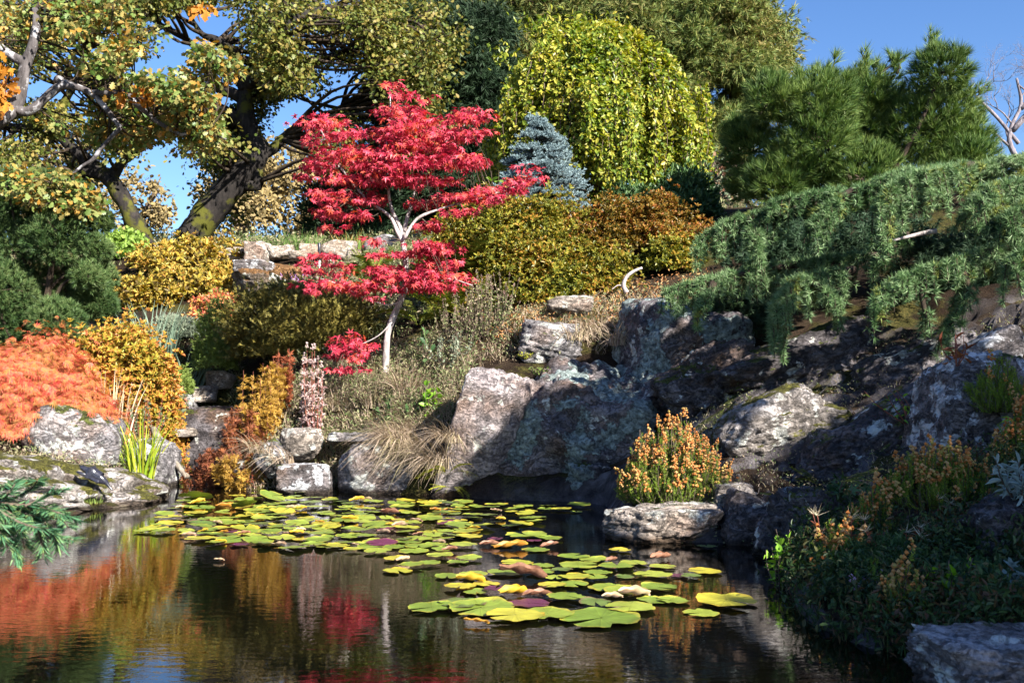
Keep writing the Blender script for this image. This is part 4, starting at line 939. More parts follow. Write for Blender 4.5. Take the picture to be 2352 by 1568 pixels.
# ------------------------------------------------------------------ red maple
def red_maple():
    Y = 13.5; k = 590 / 2103 * .98
    def m(*p): return [((690 * .98 + x * k), (180 * .98 + y * k)) + tuple(r) for x, y, *r in p]
    b = A(886, 882, Y)
    limbs = [(line([(885, 892), (886, 840), (890, 770), (905, 725), (928, 670), (932, 620)] + m((925, 1500), (905, 1380)), Y), .050, .036),
             (line(m((905, 1380), (860, 1290), (800, 1170), (710, 1100), (610, 1030), (530, 940), (430, 820), (330, 700)), Y - .1), .032, .008),
             (line(m((905, 1370), (930, 1230), (970, 1090), (1000, 980), (1040, 850), (1100, 720), (1200, 600)), Y + .1), .03, .008),
             (line(m((900, 1370), (880, 1250), (820, 1130), (790, 1000), (780, 850), (760, 700), (780, 500), (800, 300), (800, 120)), Y), .03, .006),
             (line(m((920, 1350), (980, 1240), (1050, 1170), (1200, 1110), (1400, 1050), (1600, 1000), (1900, 900)), Y - .2), .026, .006),
             (line(m((1100, 720), (1250, 560), (1400, 430), (1520, 270)), Y + .1), .012, .005), (line(m((430, 820), (280, 560), (200, 400)), Y), .012, .005),
             (line([(932, 640), (985, 655), (1030, 640), (1085, 655)], Y - .35), .012, .005), (line([(925, 690), (890, 700), (830, 680), (770, 650), (700, 630)], Y - .3), .012, .005), (line([(900, 740), (870, 770), (830, 790), (790, 800)], Y - .3), .01, .004)]
    ar = []
    def ell(x, y, rx, ry, n): q = m((x, y))[0]; ar.append((q[0], q[1], rx * k, ry * k * .42, max(1, int(n * .72))))
    for e in [(800, 70, 50, 50, 3), (880, 160, 60, 30, 3), (1100, 175, 30, 20, 1), (870, 290, 200, 80, 20), (1000, 370, 180, 80, 20), (230, 380, 170, 80, 14), (120, 540, 70, 40, 4), (360, 480, 200, 60, 14), (1480, 330, 130, 120, 18), (1330, 480, 200, 110, 24), (1530, 480, 80, 80, 8), (820, 480, 300, 110, 38), (1100, 580, 260, 120, 34), (560, 640, 300, 90, 34),
              (250, 730, 200, 90, 14), (820, 740, 330, 110, 46), (1250, 700, 260, 110, 34), (1450, 700, 130, 80, 14), (600, 860, 330, 100, 38), (1050, 860, 260, 90, 28), (90, 830, 60, 50, 4), (420, 1000, 260, 110, 30), (700, 1020, 240, 90, 18), (1350, 1000, 200, 70, 16), (1550, 1010, 170, 60, 16), (1750, 940, 160, 50, 12), (1870, 880, 110, 40, 7), (1990, 850, 40, 40, 2), (1900, 760, 50, 30, 2),
              (1450, 1120, 140, 50, 6), (330, 1130, 180, 70, 12), (560, 1170, 200, 50, 7), (280, 1270, 60, 50, 3), (1080, 1060, 180, 60, 12), (1070, 1250, 100, 60, 9), (660, 1370, 80, 25, 3)]: ell(*e)
    low = [(985, 575, 70, 22, 14), (900, 578, 50, 14, 6), (1010, 600, 50, 18, 6), (930, 625, 90, 22, 20), (1020, 648, 70, 20, 14), (860, 662, 50, 24, 11), (960, 655, 50, 18, 8), (740, 615, 60, 40, 12), (790, 650, 50, 20, 7), (715, 655, 30, 16, 3), (820, 790, 40, 25, 8), (800, 830, 40, 28, 7), (775, 800, 20, 25, 3)]
    cl = np.vstack([px_clumps(ar, Y, .75, .14, [(925, 545, 45, 50), (905, 480, 24, 40)]), px_clumps(low, Y - .3, .3, .11)])
    clumps_tree("red_maple", "slim japanese maple with layered crimson leaves and a pale curved trunk", "tree", b, limbs, cl, L['maple'], STAR, .086, 16, B['maple'], (.005, .0025), 1.5, .6, .34, droop=.5, sprig=1)
red_maple()

# ------------------------------------------------------------------ right-hand pine and drooping cedar
def pine_tree(name, label, px, Y, outline, leaf, tl, n, size, b, trunk_r=.12, ryk=.8, leaders=(), up=.7):
    """outline: (px, py, r_px) lobes of the crown; tufts cover each lobe's outside"""
    t = thing(name, label, "tree", b); g = Geo(); s = Geo(); tot = sum(r for *_, r in outline); top = None
    P, O = [], []
    for x, y, r in outline:
        c = A(x, y, Y); c[1] += R.uniform(-.7, .7) * ryk; rr = r / F * Y
        k = int(n * r / tot); d = rand_dir(k); q = (1 + .25 * fbm(d * 2.5 + x, 2)) * (1 - .55 * R.random(k) ** 1.5)
        P.append(c + d * q[:, None] * [rr, rr * ryk * 1.3, rr * .85]); O.append(d)
        m_ = (b + c) * .5 + R.normal(scale=.15, size=3); s.tube([b - UP * .05, m_, c], trunk_r * .5, .02, 6)
        for j in range(6):
            e = c + rand_dir(1)[0] * rr * .85; s.tube([c, (c + e) / 2 + UP * .05, e], .018, .007, 4, sub=2)
    for pts in leaders:
        C = s.tube(line(pts, Y), .02, .008, 5); k = 15; i = R.integers(0, len(C), k); P.append(C[i] + R.normal(scale=.03, size=(k, 3))); O.append(np.tile(norm(C[-1] - C[0]), (k, 1)) * 1.4 + rand_dir(k) * .8)
    P, O = np.vstack(P), np.vstack(O)
    inst_var(g, tl, P, norm(O * .8 + UP * up + rand_dir(len(P)) * .45), rand_dir(len(P)), size * R.uniform(.7, 1.2, len(P)))
    g.build("crown", leaf, t); s.build("trunk", B['dark'], t)
    return t
pine_tree("pine_tree", "broad bushy long-needled green pine with upright tips against the blue sky", 1980, 16.5,
          [(1760, 250, 60), (1740, 340, 70), (1800, 400, 75), (1850, 260, 85), (1850, 340, 90), (1930, 220, 75), (1960, 320, 110), (2010, 200, 75), (2060, 270, 100), (2130, 190, 60), (2130, 300, 110), (2180, 250, 70), (2210, 330, 70), (2080, 390, 100), (1960, 420, 90), (1880, 440, 80), (1760, 440, 60), (2190, 400, 70), (1720, 420, 40), (2240, 370, 40), (1720, 290, 40), (1980, 240, 90)],
          L['pine'], PINE, 8500, .205, on(1980, 16.5), leaders=[[(2115, 190), (2140, 130), (2133, 84)], [(2125, 160), (2150, 120), (2146, 88)], [(2140, 190), (2180, 160), (2205, 138)], [(1975, 190), (1990, 150), (1978, 122)], [(2020, 170), (2050, 150), (2075, 135)], [(1905, 190), (1915, 150), (1918, 132)], [(1860, 205), (1865, 175), (1868, 158)], [(2060, 170), (2065, 150), (2048, 130)], [(2190, 230), (2240, 215), (2262, 200)], [(1835, 215), (1840, 185)], [(1760, 225), (1775, 200)]])
pine_tree("mountain_pine", "dense dark green rounded pine filling the left edge above the orange-red maple", 90, 15.8,
          [(40, 480, 70), (-40, 520, 90), (110, 500, 65), (160, 560, 65), (60, 580, 80), (190, 630, 50), (120, 660, 75), (30, 680, 80), (200, 690, 45), (160, 740, 55), (80, 760, 60), (-30, 650, 80), (0, 770, 60), (-60, 760, 70), (215, 570, 35), (20, 430, 45), (150, 500, 40), (90, 425, 45), (160, 440, 40), (-30, 440, 50), (200, 500, 30), (215, 640, 35), (225, 700, 25), (50, 790, 50), (120, 790, 45), (180, 780, 40), (30, 720, 60), (110, 720, 60), (-20, 790, 60)],
          L['mugo'], MUGO, 17000, .115, on(90, 15.8), trunk_r=.07, up=.6)

def cedar():
    b = on(2420, 11.5); t = thing("drooping_cedar", "wide weeping blue-green cedar with tiered drooping boughs over the right-hand rocks", "tree", b)
    s = Geo(); g = Geo(); tip = Geo(); P, D, K = [], [], []
    # boughs: points (px, py, Y), branchlet reach, hang length
    def proj(p):
        q = p - CAM; c_, n_ = math.cos(PITCH), math.sin(PITCH); f_ = q[:, 1] * c_ + q[:, 2] * n_; return 1176 + F * q[:, 0] / f_, 784 - F * (-q[:, 1] * n_ + q[:, 2] * c_) / f_
    boughs = [([(2560, 340, 11.5), (2352, 368, 11), (2230, 388, 10.8), (2130, 398, 10.6), (2060, 408, 10.6), (1960, 440, 10.6), (1870, 452, 10.6), (1775, 472, 10.7)], .34, .24),
              ([(2230, 380, 10.6), (2160, 400, 10.1), (2090, 412, 9.9), (2040, 445, 9.85), (2015, 480, 9.85)], .28, .60), ([(1960, 440, 10.6), (1905, 470, 10.4), (1865, 525, 10.3)], .22, .35),
              ([(1880, 465, 10.9), (1790, 490, 10.9), (1700, 508, 10.9), (1650, 528, 10.9), (1612, 560, 11.0)], .26, .40), ([(1720, 505, 10.8), (1735, 545, 10.6), (1742, 590, 10.6)], .14, .25),
              ([(2480, 400, 10.6), (2352, 420, 10.1), (2270, 440, 9.8), (2225, 490, 9.7)], .28, .34), ([(2480, 440, 9.9), (2360, 470, 9.4), (2310, 510, 9.3)], .22, .34),
              ([(2050, 585, 11.3), (1900, 600, 11.0), (1760, 618, 10.8), (1660, 640, 10.7), (1580, 660, 10.7), (1532, 678, 10.7)], .28, .38),
              ([(1960, 620, 10.8), (1860, 640, 10.4), (1815, 655, 10.3), (1785, 700, 10.25), (1775, 735, 10.25)], .26, .42), ([(1850, 640, 10.4), (1895, 668, 10.2), (1928, 705, 10.15)], .18, .30),
              ([(1790, 690, 10.3), (1802, 750, 10.25), (1797, 822, 10.25)], .07, .06), ([(1640, 650, 10.6), (1615, 700, 10.5), (1600, 735, 10.5)], .12, .15),
              ([(2430, 545, 10.2), (2270, 580, 9.8), (2190, 605, 9.6), (2110, 630, 9.6), (2040, 660, 9.6), (2005, 700, 9.6)], .22, .30), ([(2200, 605, 9.6), (2222, 660, 9.5), (2200, 715, 9.5), (2165, 780, 9.5)], .20, .22), ([(2120, 625, 9.6), (2120, 690, 9.5), (2130, 740, 9.5)], .14, .2),
              ([(2080, 540, 10.9), (2050, 570, 10.5), (2015, 615, 10.4)], .16, .22), ([(2480, 520, 9.6), (2370, 570, 9.2), (2320, 610, 9.1)], .2, .4)]
    for pts, reach, hang in boughs:
        C = s.tube([A(*p) for p in pts], .05, .008, 6, 0, .2, sub=6); seg = np.linalg.norm(np.diff(C, axis=0), axis=1); cl = np.concatenate([[0], np.cumsum(seg)]); tot = cl[-1]
        for q in np.arange(min(.3, tot * .25), tot, .0165):
            gapn = pnoise(np.array([[q * 2.1 + pts[0][0] * .37, pts[0][1] * .11, 3.3]]))[0]
            if gapn > .20 + .1 * R.random(): continue
            o = np.array([np.interp(q, cl, C[:, i]) for i in range(3)]); o2 = np.array([np.interp(min(tot, q + .05), cl, C[:, i]) for i in range(3)]); d = norm(o2 - o + 1e-6)
            sd = norm(np.cross(d, UP)); sg = 1 if R.random() < .5 else -1; L_ = reach * R.uniform(.35, 1.1) * (1 - .35 * q / tot); hg = hang * R.uniform(.05, .95)
            a = o + sd * sg * L_ * .5 + d * L_ * .3 + UP * .05 * R.random(); e = o + sd * sg * L_ + d * L_ * .5 - UP * hg
            W = s.tube([o, a, a * .4 + e * .6 + UP * hg * .1, e], .007, .003, 4, sub=4)
            ln = np.linalg.norm(np.diff(W, axis=0), axis=1).sum(); k = max(4, int(ln / .022)); f = R.random(k) * (len(W) - 1.01); i = f.astype(int); w_ = (f - i)[:, None]
            P.append(W[i] * (1 - w_) + W[i + 1] * w_); dd = norm(W[i + 1] - W[i]); D.append(dd); K.append(np.full(k, R.random() < .07))
    P, D, K = np.vstack(P), np.vstack(D), np.concatenate(K)
    d = norm(D * .55 + rand_dir(len(P)) + UP * .35); sc = .082 * R.uniform(.6, 1.2, len(P))
    inst_var(g, ROSE, P[~K], d[~K], rand_dir((~K).sum()), sc[~K]); inst_var(g, ROSE, P[K], d[K], rand_dir(K.sum()), sc[K], 1)
    s.tube([b - UP * .3, b + [0, .1, 1.0], A(2480, 420, 11.6), A(2560, 300, 12)], .20, .10, 9, 0, .3)
    # inner sprays in the shade-darkened needles, closing the tree behind the boughs
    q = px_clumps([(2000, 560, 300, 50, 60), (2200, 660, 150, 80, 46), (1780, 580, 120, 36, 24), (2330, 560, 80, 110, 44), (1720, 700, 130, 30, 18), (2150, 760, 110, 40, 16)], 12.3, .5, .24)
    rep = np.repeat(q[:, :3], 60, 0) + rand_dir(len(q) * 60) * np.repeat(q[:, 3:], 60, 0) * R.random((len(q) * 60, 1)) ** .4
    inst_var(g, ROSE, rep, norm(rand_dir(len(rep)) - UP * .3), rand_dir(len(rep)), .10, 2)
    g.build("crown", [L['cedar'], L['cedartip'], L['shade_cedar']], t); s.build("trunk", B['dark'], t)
cedar()

# ------------------------------------------------------------------ shrubs of the slope
mound("azalea", "broad bronze-green azalea bank right of the red maple, under the blue spruce", "shrub", 1190, 492, 200, 15.9, L['azalea'], WHORL, 8250, .08, ry=1.0, depth=.26, lump=.5, seed=3)
mound("azalea", "bronze azalea tier stepping down towards the dry seed heads", "shrub", 1250, 560, 165, 15.1, L['azalea'], WHORL, 4950, .08, ry=.7, depth=.3, lump=.48, seed=7)
mound("azalea", "darker bronze azalea at the right end of the hedge above the bleached branch", "shrub", 1460, 474, 155, 16.2, L['azalea2'], WHORL, 6050, .08, ry=.9, depth=.26, lump=.48, seed=5)
mound("azalea", "low yellow-bronze azalea lobe between the hedge and the drooping cedar", "shrub", 1540, 540, 75, 15.4, L['azalea'], WHORL, 1980, .08, ry=.5, depth=.3, seed=9)
mound("bush", "small grey-green bush just right of the red maple trunk", "shrub", 1040, 512, 40, 16.6, L['grey'], [LANCE], 2500, .07, seed=12)
mound("bush", "dark broadleaf bush filling the corner under the right side of the weeping willow", "shrub", 1570, 395, 90, 18.6, L['darkgreen'], [OVAL], 7000, .10, ry=1.0, seed=14)
mound("bush", "dark bush behind the spruce at the foot of the weeping willow", "shrub", 1450, 430, 90, 18.2, L['darkgreen'], [OVAL], 5000, .09, ry=.6, seed=15)
mound("juniper", "large dark bronze juniper mound left of the red maple trunk", "shrub", 700, 668, 155, 15.4, L['juniper'], SPRAY, 13000, .12, ry=.95, depth=.3, lump=.42, seed=18)
mound("dwarf_conifer", "small bright green dwarf conifer left of the dark juniper", "shrub", 496, 706, 46, 15.9, L['dwarf'], SPRAY, 2600, .10, py_base=835, depth=.35, lump=.3, seed=21)
mound("yellow_shrub", "tall golden-yellow autumn shrub below the oak trunks", "shrub", 430, 558, 120, 22.3, L['yellow'], WHORL, 1250, .15, ry=1.0, depth=.8, lump=.42, use_core=False, seed=24)
mound("yellow_shrub", "lower amber shrub beside the dark mountain pine", "shrub", 330, 640, 75, 20.2, L['yellow'], WHORL, 620, .15, depth=.8, lump=.4, use_core=False, seed=26)
mound("yellow_shrub", "pale yellow shrub spreading right over the grey rock face", "shrub", 520, 605, 55, 21.3, L['yellow'], WHORL, 380, .13, depth=.8, use_core=False, seed=27)
mound("yellow_shrub", "front amber-gold shrub at the foot of the tall golden shrub", "shrub", 440, 630, 95, 20.6, L['yellow'], WHORL, 900, .14, depth=.8, lump=.4, use_core=False, seed=28)
mound("bush", "light green bush between the mountain pine and the yellow shrub", "shrub", 285, 535, 55, 23.5, L['lightbush'], [OVALW], 3200, .11, seed=29)
mound("pink_shrub", "low coral-pink shrub below the yellow shrub", "shrub", 495, 672, 60, 17.6, L['pink'], WHORL, 480, .10, depth=.7, use_core=False, seed=31)
mound("azalea", "orange and yellow azalea dome behind the orange-red lace maple", "shrub", 272, 765, 112, 14.7, L['azaleao'], WHORL, 4950, .08, ry=.8, py_base=945, depth=.3, lump=.36, seed=33)
mound("azalea", "smaller orange azalea lobe at the stream edge above the ledge", "shrub", 375, 815, 55, 14.5, L['azaleao'], WHORL, 1430, .08, seed=34)
mound("bush", "feathery yellow-green bush hanging above the stone ledge of the inlet", "shrub", 415, 850, 26, 15.3, L['dwarf'], SPRAY, 900, .09, py_base=900, seed=36)
mound("bush", "small green leafy bush below the orange azalea lobe", "shrub", 402, 895, 28, 15.0, L['rose'], [OVALW], 900, .055, py_base=945, seed=37)
mound("silver_bush", "grey-leaved santolina mound behind the blue-green iris blades", "shrub", 405, 728, 58, 16.9, L['grey'], [LANCE], 3400, .07, seed=38)
def lace_maple():
    for px, pt, hw, Y, n, sd, lb in [(60, 772, 130, 12.9, 5200, 2, "large orange-red lace-leaf maple cascading over the left bank"), ]:
        b = base_at(px, Y); top = A(px, pt, Y)[2]; rx = 190 / F * Y; h = top - b[2]
        t = thing("lace_maple", lb, "tree", b); g = Geo(); s = Geo()
        P, o = dome_points(10500, b, rx * 1.0, 1.15, h, .30, sd, .22, -.05)
        q, o2 = dome_points(2600, A(190, 900, 12.6) - [0, 0, .35], .42, .5, .45, .4, 5, .2, -.1)
        P = np.vstack([P, q]); o = np.vstack([o, o2])
        inst_var(g, FEATHER, P, norm(o * .55 - UP * .75 + rand_dir(len(P)) * .5), norm(o + UP * .3 + rand_dir(len(P)) * .5), .125 * R.uniform(.5, 1.25, len(P)))
        core(g, b, rx, 1.1, h, .6, 0, 3)
        for k in range(12):
            e = b + (P[R.integers(len(P))] - b) * .9; s.tube([b, (b + e) / 2 + UP * .25, e], .03, .006, 5)
        g.build("crown", L['lace'], t); s.build("trunk", B['dark'], t)
lace_maple()
mound("heather_mat", "rusty heather sheet spreading down the rock face below the edging stones", "shrub", 660, 625, 75, 20.2, L['heathcov'], SPRAY, 4200, .10, depth=.3, use_core=True, seed=41)
mound("sumac", "scarlet-leaved plant leaning over the concrete weir", "plant", 372, 925, 16, 14.9, L['redsumac'], [OVAL], 220, .07, use_core=False, seed=43)

# ------------------------------------------------------------------ iris, reeds, ferns, perennials
grass_tuft("iris_clump", "tall blue-green iris blades in front of the yellow shrub", on(345, 16.4), 90, 1.0, .028, .45, L['iris'], .45, cat="iris")
grass_tuft("iris_clump", "blue-green iris blades leaning right beside the dwarf conifer", on(425, 16.2), 70, .95, .028, .4, L['iris'], .30, cat="iris")
grass_tuft("iris_clump", "striped green and straw iris fan above the white stones", on(455, 15.7), 40, .7, .03, .5, L['irisg'], .15, lean=(-.4, 0, 0), cat="iris")
grass_tuft("reed_clump", "dead straw-coloured reed stems standing in front of the orange azalea", on(255, 13.4), 46, .95, .03, .18, L['straw'], .28, cat="reeds")
grass_tuft("reed_clump", "thin pale reed blades leaning left by the lace maple", on(215, 13.3), 18, .8, .022, .5, L['straw'], .2, lean=(-.5, 0, 0), cat="reeds")
grass_tuft("iris_clump", "bright green iris blades growing beside the grey boulder at the water", A(322, 1105, 12.5), 60, .95, .03, .35, L['irisg'], .16, lean=(-.15, 0, 0), cat="iris")
stem_plant("rose_bush", "straggly grey-green rose bush with reddish leaves behind the grey boulder", "shrub", on(330, 13.7), 16, .75, .35, L['rose'], [OVAL], .05, 26, 'red')
stem_plant("rose_bush", "small red-leaved rose stems above the grey boulder", "shrub", on(285, 13.4), 9, .7, .2, L['rose'], [OVAL], .05, 16, 'red')
FERNS = [(600, 975, 13.0, 26, 1.05, .20, 'goldfern', "tall golden feathery fern plume right of the inlet"), (630, 960, 13.1, 14, .95, .14, 'goldfern', "narrower golden fern plume against the dark juniper foot"), (575, 985, 12.95, 22, .85, .26, 'brownfern', "red-brown feathery fern in the middle of the inlet ferns"), (535, 1000, 12.9, 22, .62, .34, 'brownfern', "dark russet fern bending low over the inlet"),
      (500, 985, 13.1, 16, .5, .34, 'brownfern', "mauve-brown fern reaching left over the water"), (560, 1020, 12.6, 18, .5, .30, 'goldfern', "tawny fern low above the dark water of the inlet"), (545, 930, 13.6, 18, .8, .24, 'brownfern', "brown fern behind, beside the whitish stones"), (648, 935, 13.4, 9, .9, .12, 'dock', "rusty fern plume at the right side of the golden ferns")]
for px, py, Y, n, h, sp_, mm, lb in FERNS:
    stem_plant("fern", lb, "fern", on(px, Y), n, h, sp_, L[mm], SPRAY, .105, 64, 'red', group="autumn ferns round the inlet", lo=.12, leaf_part="fronds", r=.004, curve=.45)
for i, (px, py, Y, Ln, mm, lb, up) in enumerate([(1080, 640, 15.2, .8, 'greenfern', "upright green-gold fern left of the bronze azalea", 1.2), (1010, 720, 14.6, .8, 'greenfern', "dark sword fern right of the red maple trunk", .8), (1060, 730, 14.4, .7, 'greenfern', "arching sword fern under the bronze azalea", .8), (960, 745, 14.5, .7, 'greenfern', "sword fern in the shade directly behind the maple trunk", .8), (860, 640, 17.0, .7, 'greenfern', "yellowish fern below the cream wedge stone", 1.0), (835, 650, 16.8, .6, 'greenfern', "small fern between the juniper top and the maple trunk", 1.0),
      (1025, 1085, 11.85, .40, 'limefern', "bright yellow-green fern beside the split boulder at the water", .5), (1040, 1120, 11.8, .26, 'limefern', "small lime fern frond touching the water beside the split boulder", .1)]):
    fern("fern", lb, surf(px, py) if py > 1000 else A(px, py, Y), 18, Ln, L[mm], up, "ferns of the slope")
for px, py, lb in [(1900, 1120, "dull green fern in deep shade below the ledge rock"), (1870, 1180, "shaded fern left of the dark ivy leaves")]:
    fern("fern", lb, A(px, py, 7.6), 12, .38, L['greenfern'], .5, "ferns in the shade of the slope")
stem_plant("fireweed", "pale fluffy fireweed plant gone to seed above the tan bank rock", "plant", on(722, 12.95), 13, 1.35, .18, L['fireweed'], [LANCE], .07, 60, 'red', L['fireweed'], [BEAD[0]], .09, lo=.4, r=.007)
stem_plant("fireweed", "second smaller fireweed stem, curled and pale, left of the first", "plant", on(700, 13.0), 4, .95, .10, L['fireweed'], [LANCE], .06, 50, 'red', L['fireweed'], [BEAD[0]], .08, lo=.4, r=.007)
stem_plant("dock", "rust-brown dock seed stalk between the golden ferns and the juniper", "plant", on(632, 13.2), 4, .95, .15, L['dock'], [OVAL], .05, 50, 'red', L['dock'], BEAD, .08, lo=.5)
stem_plant("dock", "small orange dock spikes at the waterline left of the white bank rock", "plant", surf(590, 1120), 5, .42, .18, L['dock'], [OVAL], .04, 22, 'red', L['dock'], BEAD, .06)
stem_plant("dock", "reddish stalk rising in front of the tan bank rock", "plant", surf(728, 1060), 3, .75, .06, L['dock'], [OVAL], .03, 16, 'red')
stem_plant("marjoram", "airy mauve seed heads of wild marjoram left of the layered rock", "plant", on(1120, 13.7), 60, .85, .45, L['weeds'], [OVAL], .045, 34, 'twig', L['oregano'], BEAD, .06)
stem_plant("marjoram", "paler marjoram clump at the top edge of the split boulder", "plant", on(1060, 13.5), 40, .7, .35, L['weeds'], [OVAL], .045, 30, 'twig', L['oregano'], BEAD, .05)
stem_plant("oak_seedling", "small oak seedling with bluish lobed leaves right of the maple trunk", "plant", on(975, 13.3), 7, .75, .22, L['darkgreen'], [OAK], .13, 9, 'twig')
stem_plant("vine", "bright green heart-leaved vine hanging beside the split boulder", "plant", A(985, 1000, 12.55) , 6, .75, .12, L['bright'], [OVALW], .085, 15, 'twig')
stem_plant("bramble", "dark lobed leaves in the shadow left of the green vine", "plant", A(935, 985, 12.7), 10, .45, .35, L['darkgreen'], [OAK], .08, 16, 'twig')
stem_plant("snowberry", "grey-green twiggy bush right of the maple trunk base", "shrub", on(1030, 13.2), 24, .6, .35, L['grey'], [OVAL], .05, 24, 'twig')
stem_plant("aster", "small mauve aster flowering on top of the dark juniper", "plant", A(672, 672, 17.6), 10, .35, .3, L['purple'], [OVAL], .06, 4, 'twig', L['purple'], BEAD, .07)
stem_plant("vine", "twining yellow-green leafy shoots between the red maple and the spruce", "plant", on(1120, 16.4), 9, 1.5, .5, L['lightbush'], [OVALW], .12, 14, 'twig')
stem_plant("weed", "dry upright weed stalks on the bank under the maple trunk", "plant", on(840, 13.2), 26, .55, .5, L['weeds'], [LANCE], .05, 24, 'twig')
stem_plant("yellow_sedum", "small yellow succulent tuft on the rim of the big boulder", "plant", surf(1205, 820), 24, .10, .12, L['limefern'], [OVAL], .03, 10, 'twig')
stem_plant("sedum", "tiny green succulent cushion in the crack on top of the big boulder", "plant", surf(1243, 855), 26, .10, .14, L['dwarf'], [OVAL], .03, 10, 'twig')

def carpet(name, label, poly_px, Y0, Y1, n, Ln, wd, mat, bend=.6, leaves=0, leafm=None, lsize=.04, lh=0):
    """countless blades over a strip of ground between two columns of the picture"""
    g = Geo(); x = R.uniform(poly_px[0], poly_px[1], n); Y = R.uniform(Y0, Y1, n); X = (x - 1176) / F * Y; Z = H(X, Y)
    ok = pond_sd(X, Y) > .02; base = np.stack([X, Y, Z - .02], 1)[ok]; m_ = len(base)
    k = fbm(base * 1.7, 3) > -.25; base = base[k]; m_ = len(base)
    g.blades(base, R.normal(size=(m_, 3)) * [1, 1, 0] + [-.2, -.4, 0], Ln * R.uniform(.4, 1.15, m_), wd, bend * R.uniform(.3, 1.5, m_))
    if leaves:
        i = R.integers(0, m_, leaves); P = base[i] + UP * R.uniform(.02, lh or Ln * .6, (leaves, 1)) + R.normal(scale=.05, size=(leaves, 3))
        inst_var(g, [OVAL, LANCE], P, rand_dir(leaves) + UP * .4, rand_dir(leaves) + UP, lsize * R.uniform(.6, 1.3, leaves), 1)
    g.build(name, [mat, leafm or mat], kind="stuff", label=label, category="grass")
carpet("meadow_grass", "rough dry meadow grass and weeds around the foot of the red maple", (650, 1080), 12.5, 14.2, 9000, .30, .010, L['drygrass'], .7, 14000, L['weeds'], .05)
carpet("bank_grass", "dry grass on the rim above the waterside rocks", (560, 1040), 12.3, 13.0, 4500, .26, .009, L['drygrass'], .9, 2500, L['weeds'], .04)
carpet("bank_weeds", "low weeds and grass between iris and ferns along the stream", (300, 560), 13.6, 17.0, 4500, .28, .011, L['weeds'], .7, 6000, L['weeds'], .05)
carpet("slope_undergrowth", "undergrowth covering the slope between juniper and ridge", (600, 1100), 14.6, 21.0, 6000, .30, .012, L['weeds'], .7, 12000, L['weeds'], .06)
carpet("outcrop_grass", "thin dry grass on top of the rocks above the big boulder", (1080, 1560), 12.9, 14.6, 3000, .22, .008, L['drygrass'], .9, 2500, L['weeds'], .04)
carpet("leaf_litter", "brown fallen leaves and needles on the ground under the azaleas and cedar", (1100, 1640), 13.4, 15.0, 600, .08, .008, L['drygrass'], .9, 3500, L['litter'], .05)
carpet("slope_moss", "low moss and dead grass on the shaded right slope", (1560, 3300), 6.0, 11.0, 10000, .09, .007, L['drygrass'], .9, 19000, L['weeds'], .025)
L['bankfol'] = leafmat("shade_dark_bank_leaves", [(.012, .03, .010), (.03, .06, .018), (.06, .10, .03), (.10, .05, .025)], .2, .45)  # leaf colours darkened to paint deep shade on the right bank
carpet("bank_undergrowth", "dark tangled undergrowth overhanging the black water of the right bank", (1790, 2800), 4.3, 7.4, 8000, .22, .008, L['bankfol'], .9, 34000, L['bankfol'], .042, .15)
carpet("ridge_grass", "green grass on the ridge behind the edging stones", (560, 740), 22.8, 24.5, 2200, .34, .02, L['rgrass'], .6, 2500, L['weeds'], .10)
carpet("left_bank_weeds", "low weeds on the left bank behind the rock slab", (0, 400), 11.6, 14.0, 2500, .14, .009, L['drygrass'], .8, 3500, L['weeds'], .04)
carpet("far_undergrowth", "low scrub covering the ridge below the trees", (-100, 2400), 22.5, 30, 4000, .5, .03, L['weeds'], .6, 12000, L['weeds'], .12)
for i, (px, py, Y, n, Ln, lean, lb) in enumerate([
        (905, 1020, 11.9, 220, .70, (-.5, -.9, 0), "pale dry grass fringe over the top of the rounded bank rock"), (950, 1060, 11.9, 260, .75, (-.6, -.9, 0), "largest tan grass clump draping down to the lily pads"), (1010, 1070, 11.9, 200, .65, (-.5, -.9, 0), "tan grass hanging to the water beside the sunlit leaning plate"), (1035, 1010, 12.0, 140, .5, (-.4, -.8, 0), "dry grass against the left side of the sunlit leaning plate"),
        (920, 1005, 11.95, 240, .62, (-.5, -.9, -.1), "long dry grass hanging over the rounded bank rock"), (985, 1035, 11.85, 220, .60, (-.6, -.8, 0), "dry grass cascading to the water left of the yellow-green fern"), (950, 1000, 12.0, 120, .45, (.2, -.8, 0), "dry grass tuft behind the cascade at the split boulder"),
        (650, 1058, 11.85, 110, .45, (-1.1, -.5, 0), "greyish grass trailing left over the white bank rock"), (600, 1035, 12.2, 120, .45, (-.9, -.4, 0), "dry grass fringe above the dark inlet mouth"), (560, 1030, 12.5, 90, .4, (-.7, -.4, 0), "reddish dry grass below the tawny fern"),
        (1370, 765, 12.7, 260, .58, (.3, -.3, 0), "big pale dry grass tuft on the layered rock"), (1320, 775, 12.6, 140, .5, (-.4, -.4, 0), "dry grass spilling left over the layered rock"), (1430, 790, 12.4, 150, .5, (.5, -.4, 0), "dry grass tuft half in shade on the big boulder's shoulder"),
        (1250, 700, 14.2, 80, .45, (0, -.2, 0), "thin dry grass in front of the bronze azalea"), (860, 930, 12.9, 130, .5, (-.2, -.3, 0), "dry grass at the foot of the red maple trunk"), (930, 905, 13.1, 160, .62, (.0, -.2, 0), "tall tan grass right of the maple trunk base"), (780, 940, 12.8, 120, .4, (0, -.4, 0), "green-grey grass above the flat ledge stone")]):
    grass_tuft("grass_tuft", lb, surf(px, py) if py > 690 else A(px, py, Y), n, Ln, .011, 1.9 if py > 985 or 760 < py < 800 else .9, L['drygrass'], .16, lean, group="dry grass tufts", seg=5)
grass_tuft("rust_grass_tuft", "rust-coloured ornamental grass behind the cream wedge stone", on(800, 23), 90, .65, .02, .5, L['rustgrass'], .3)
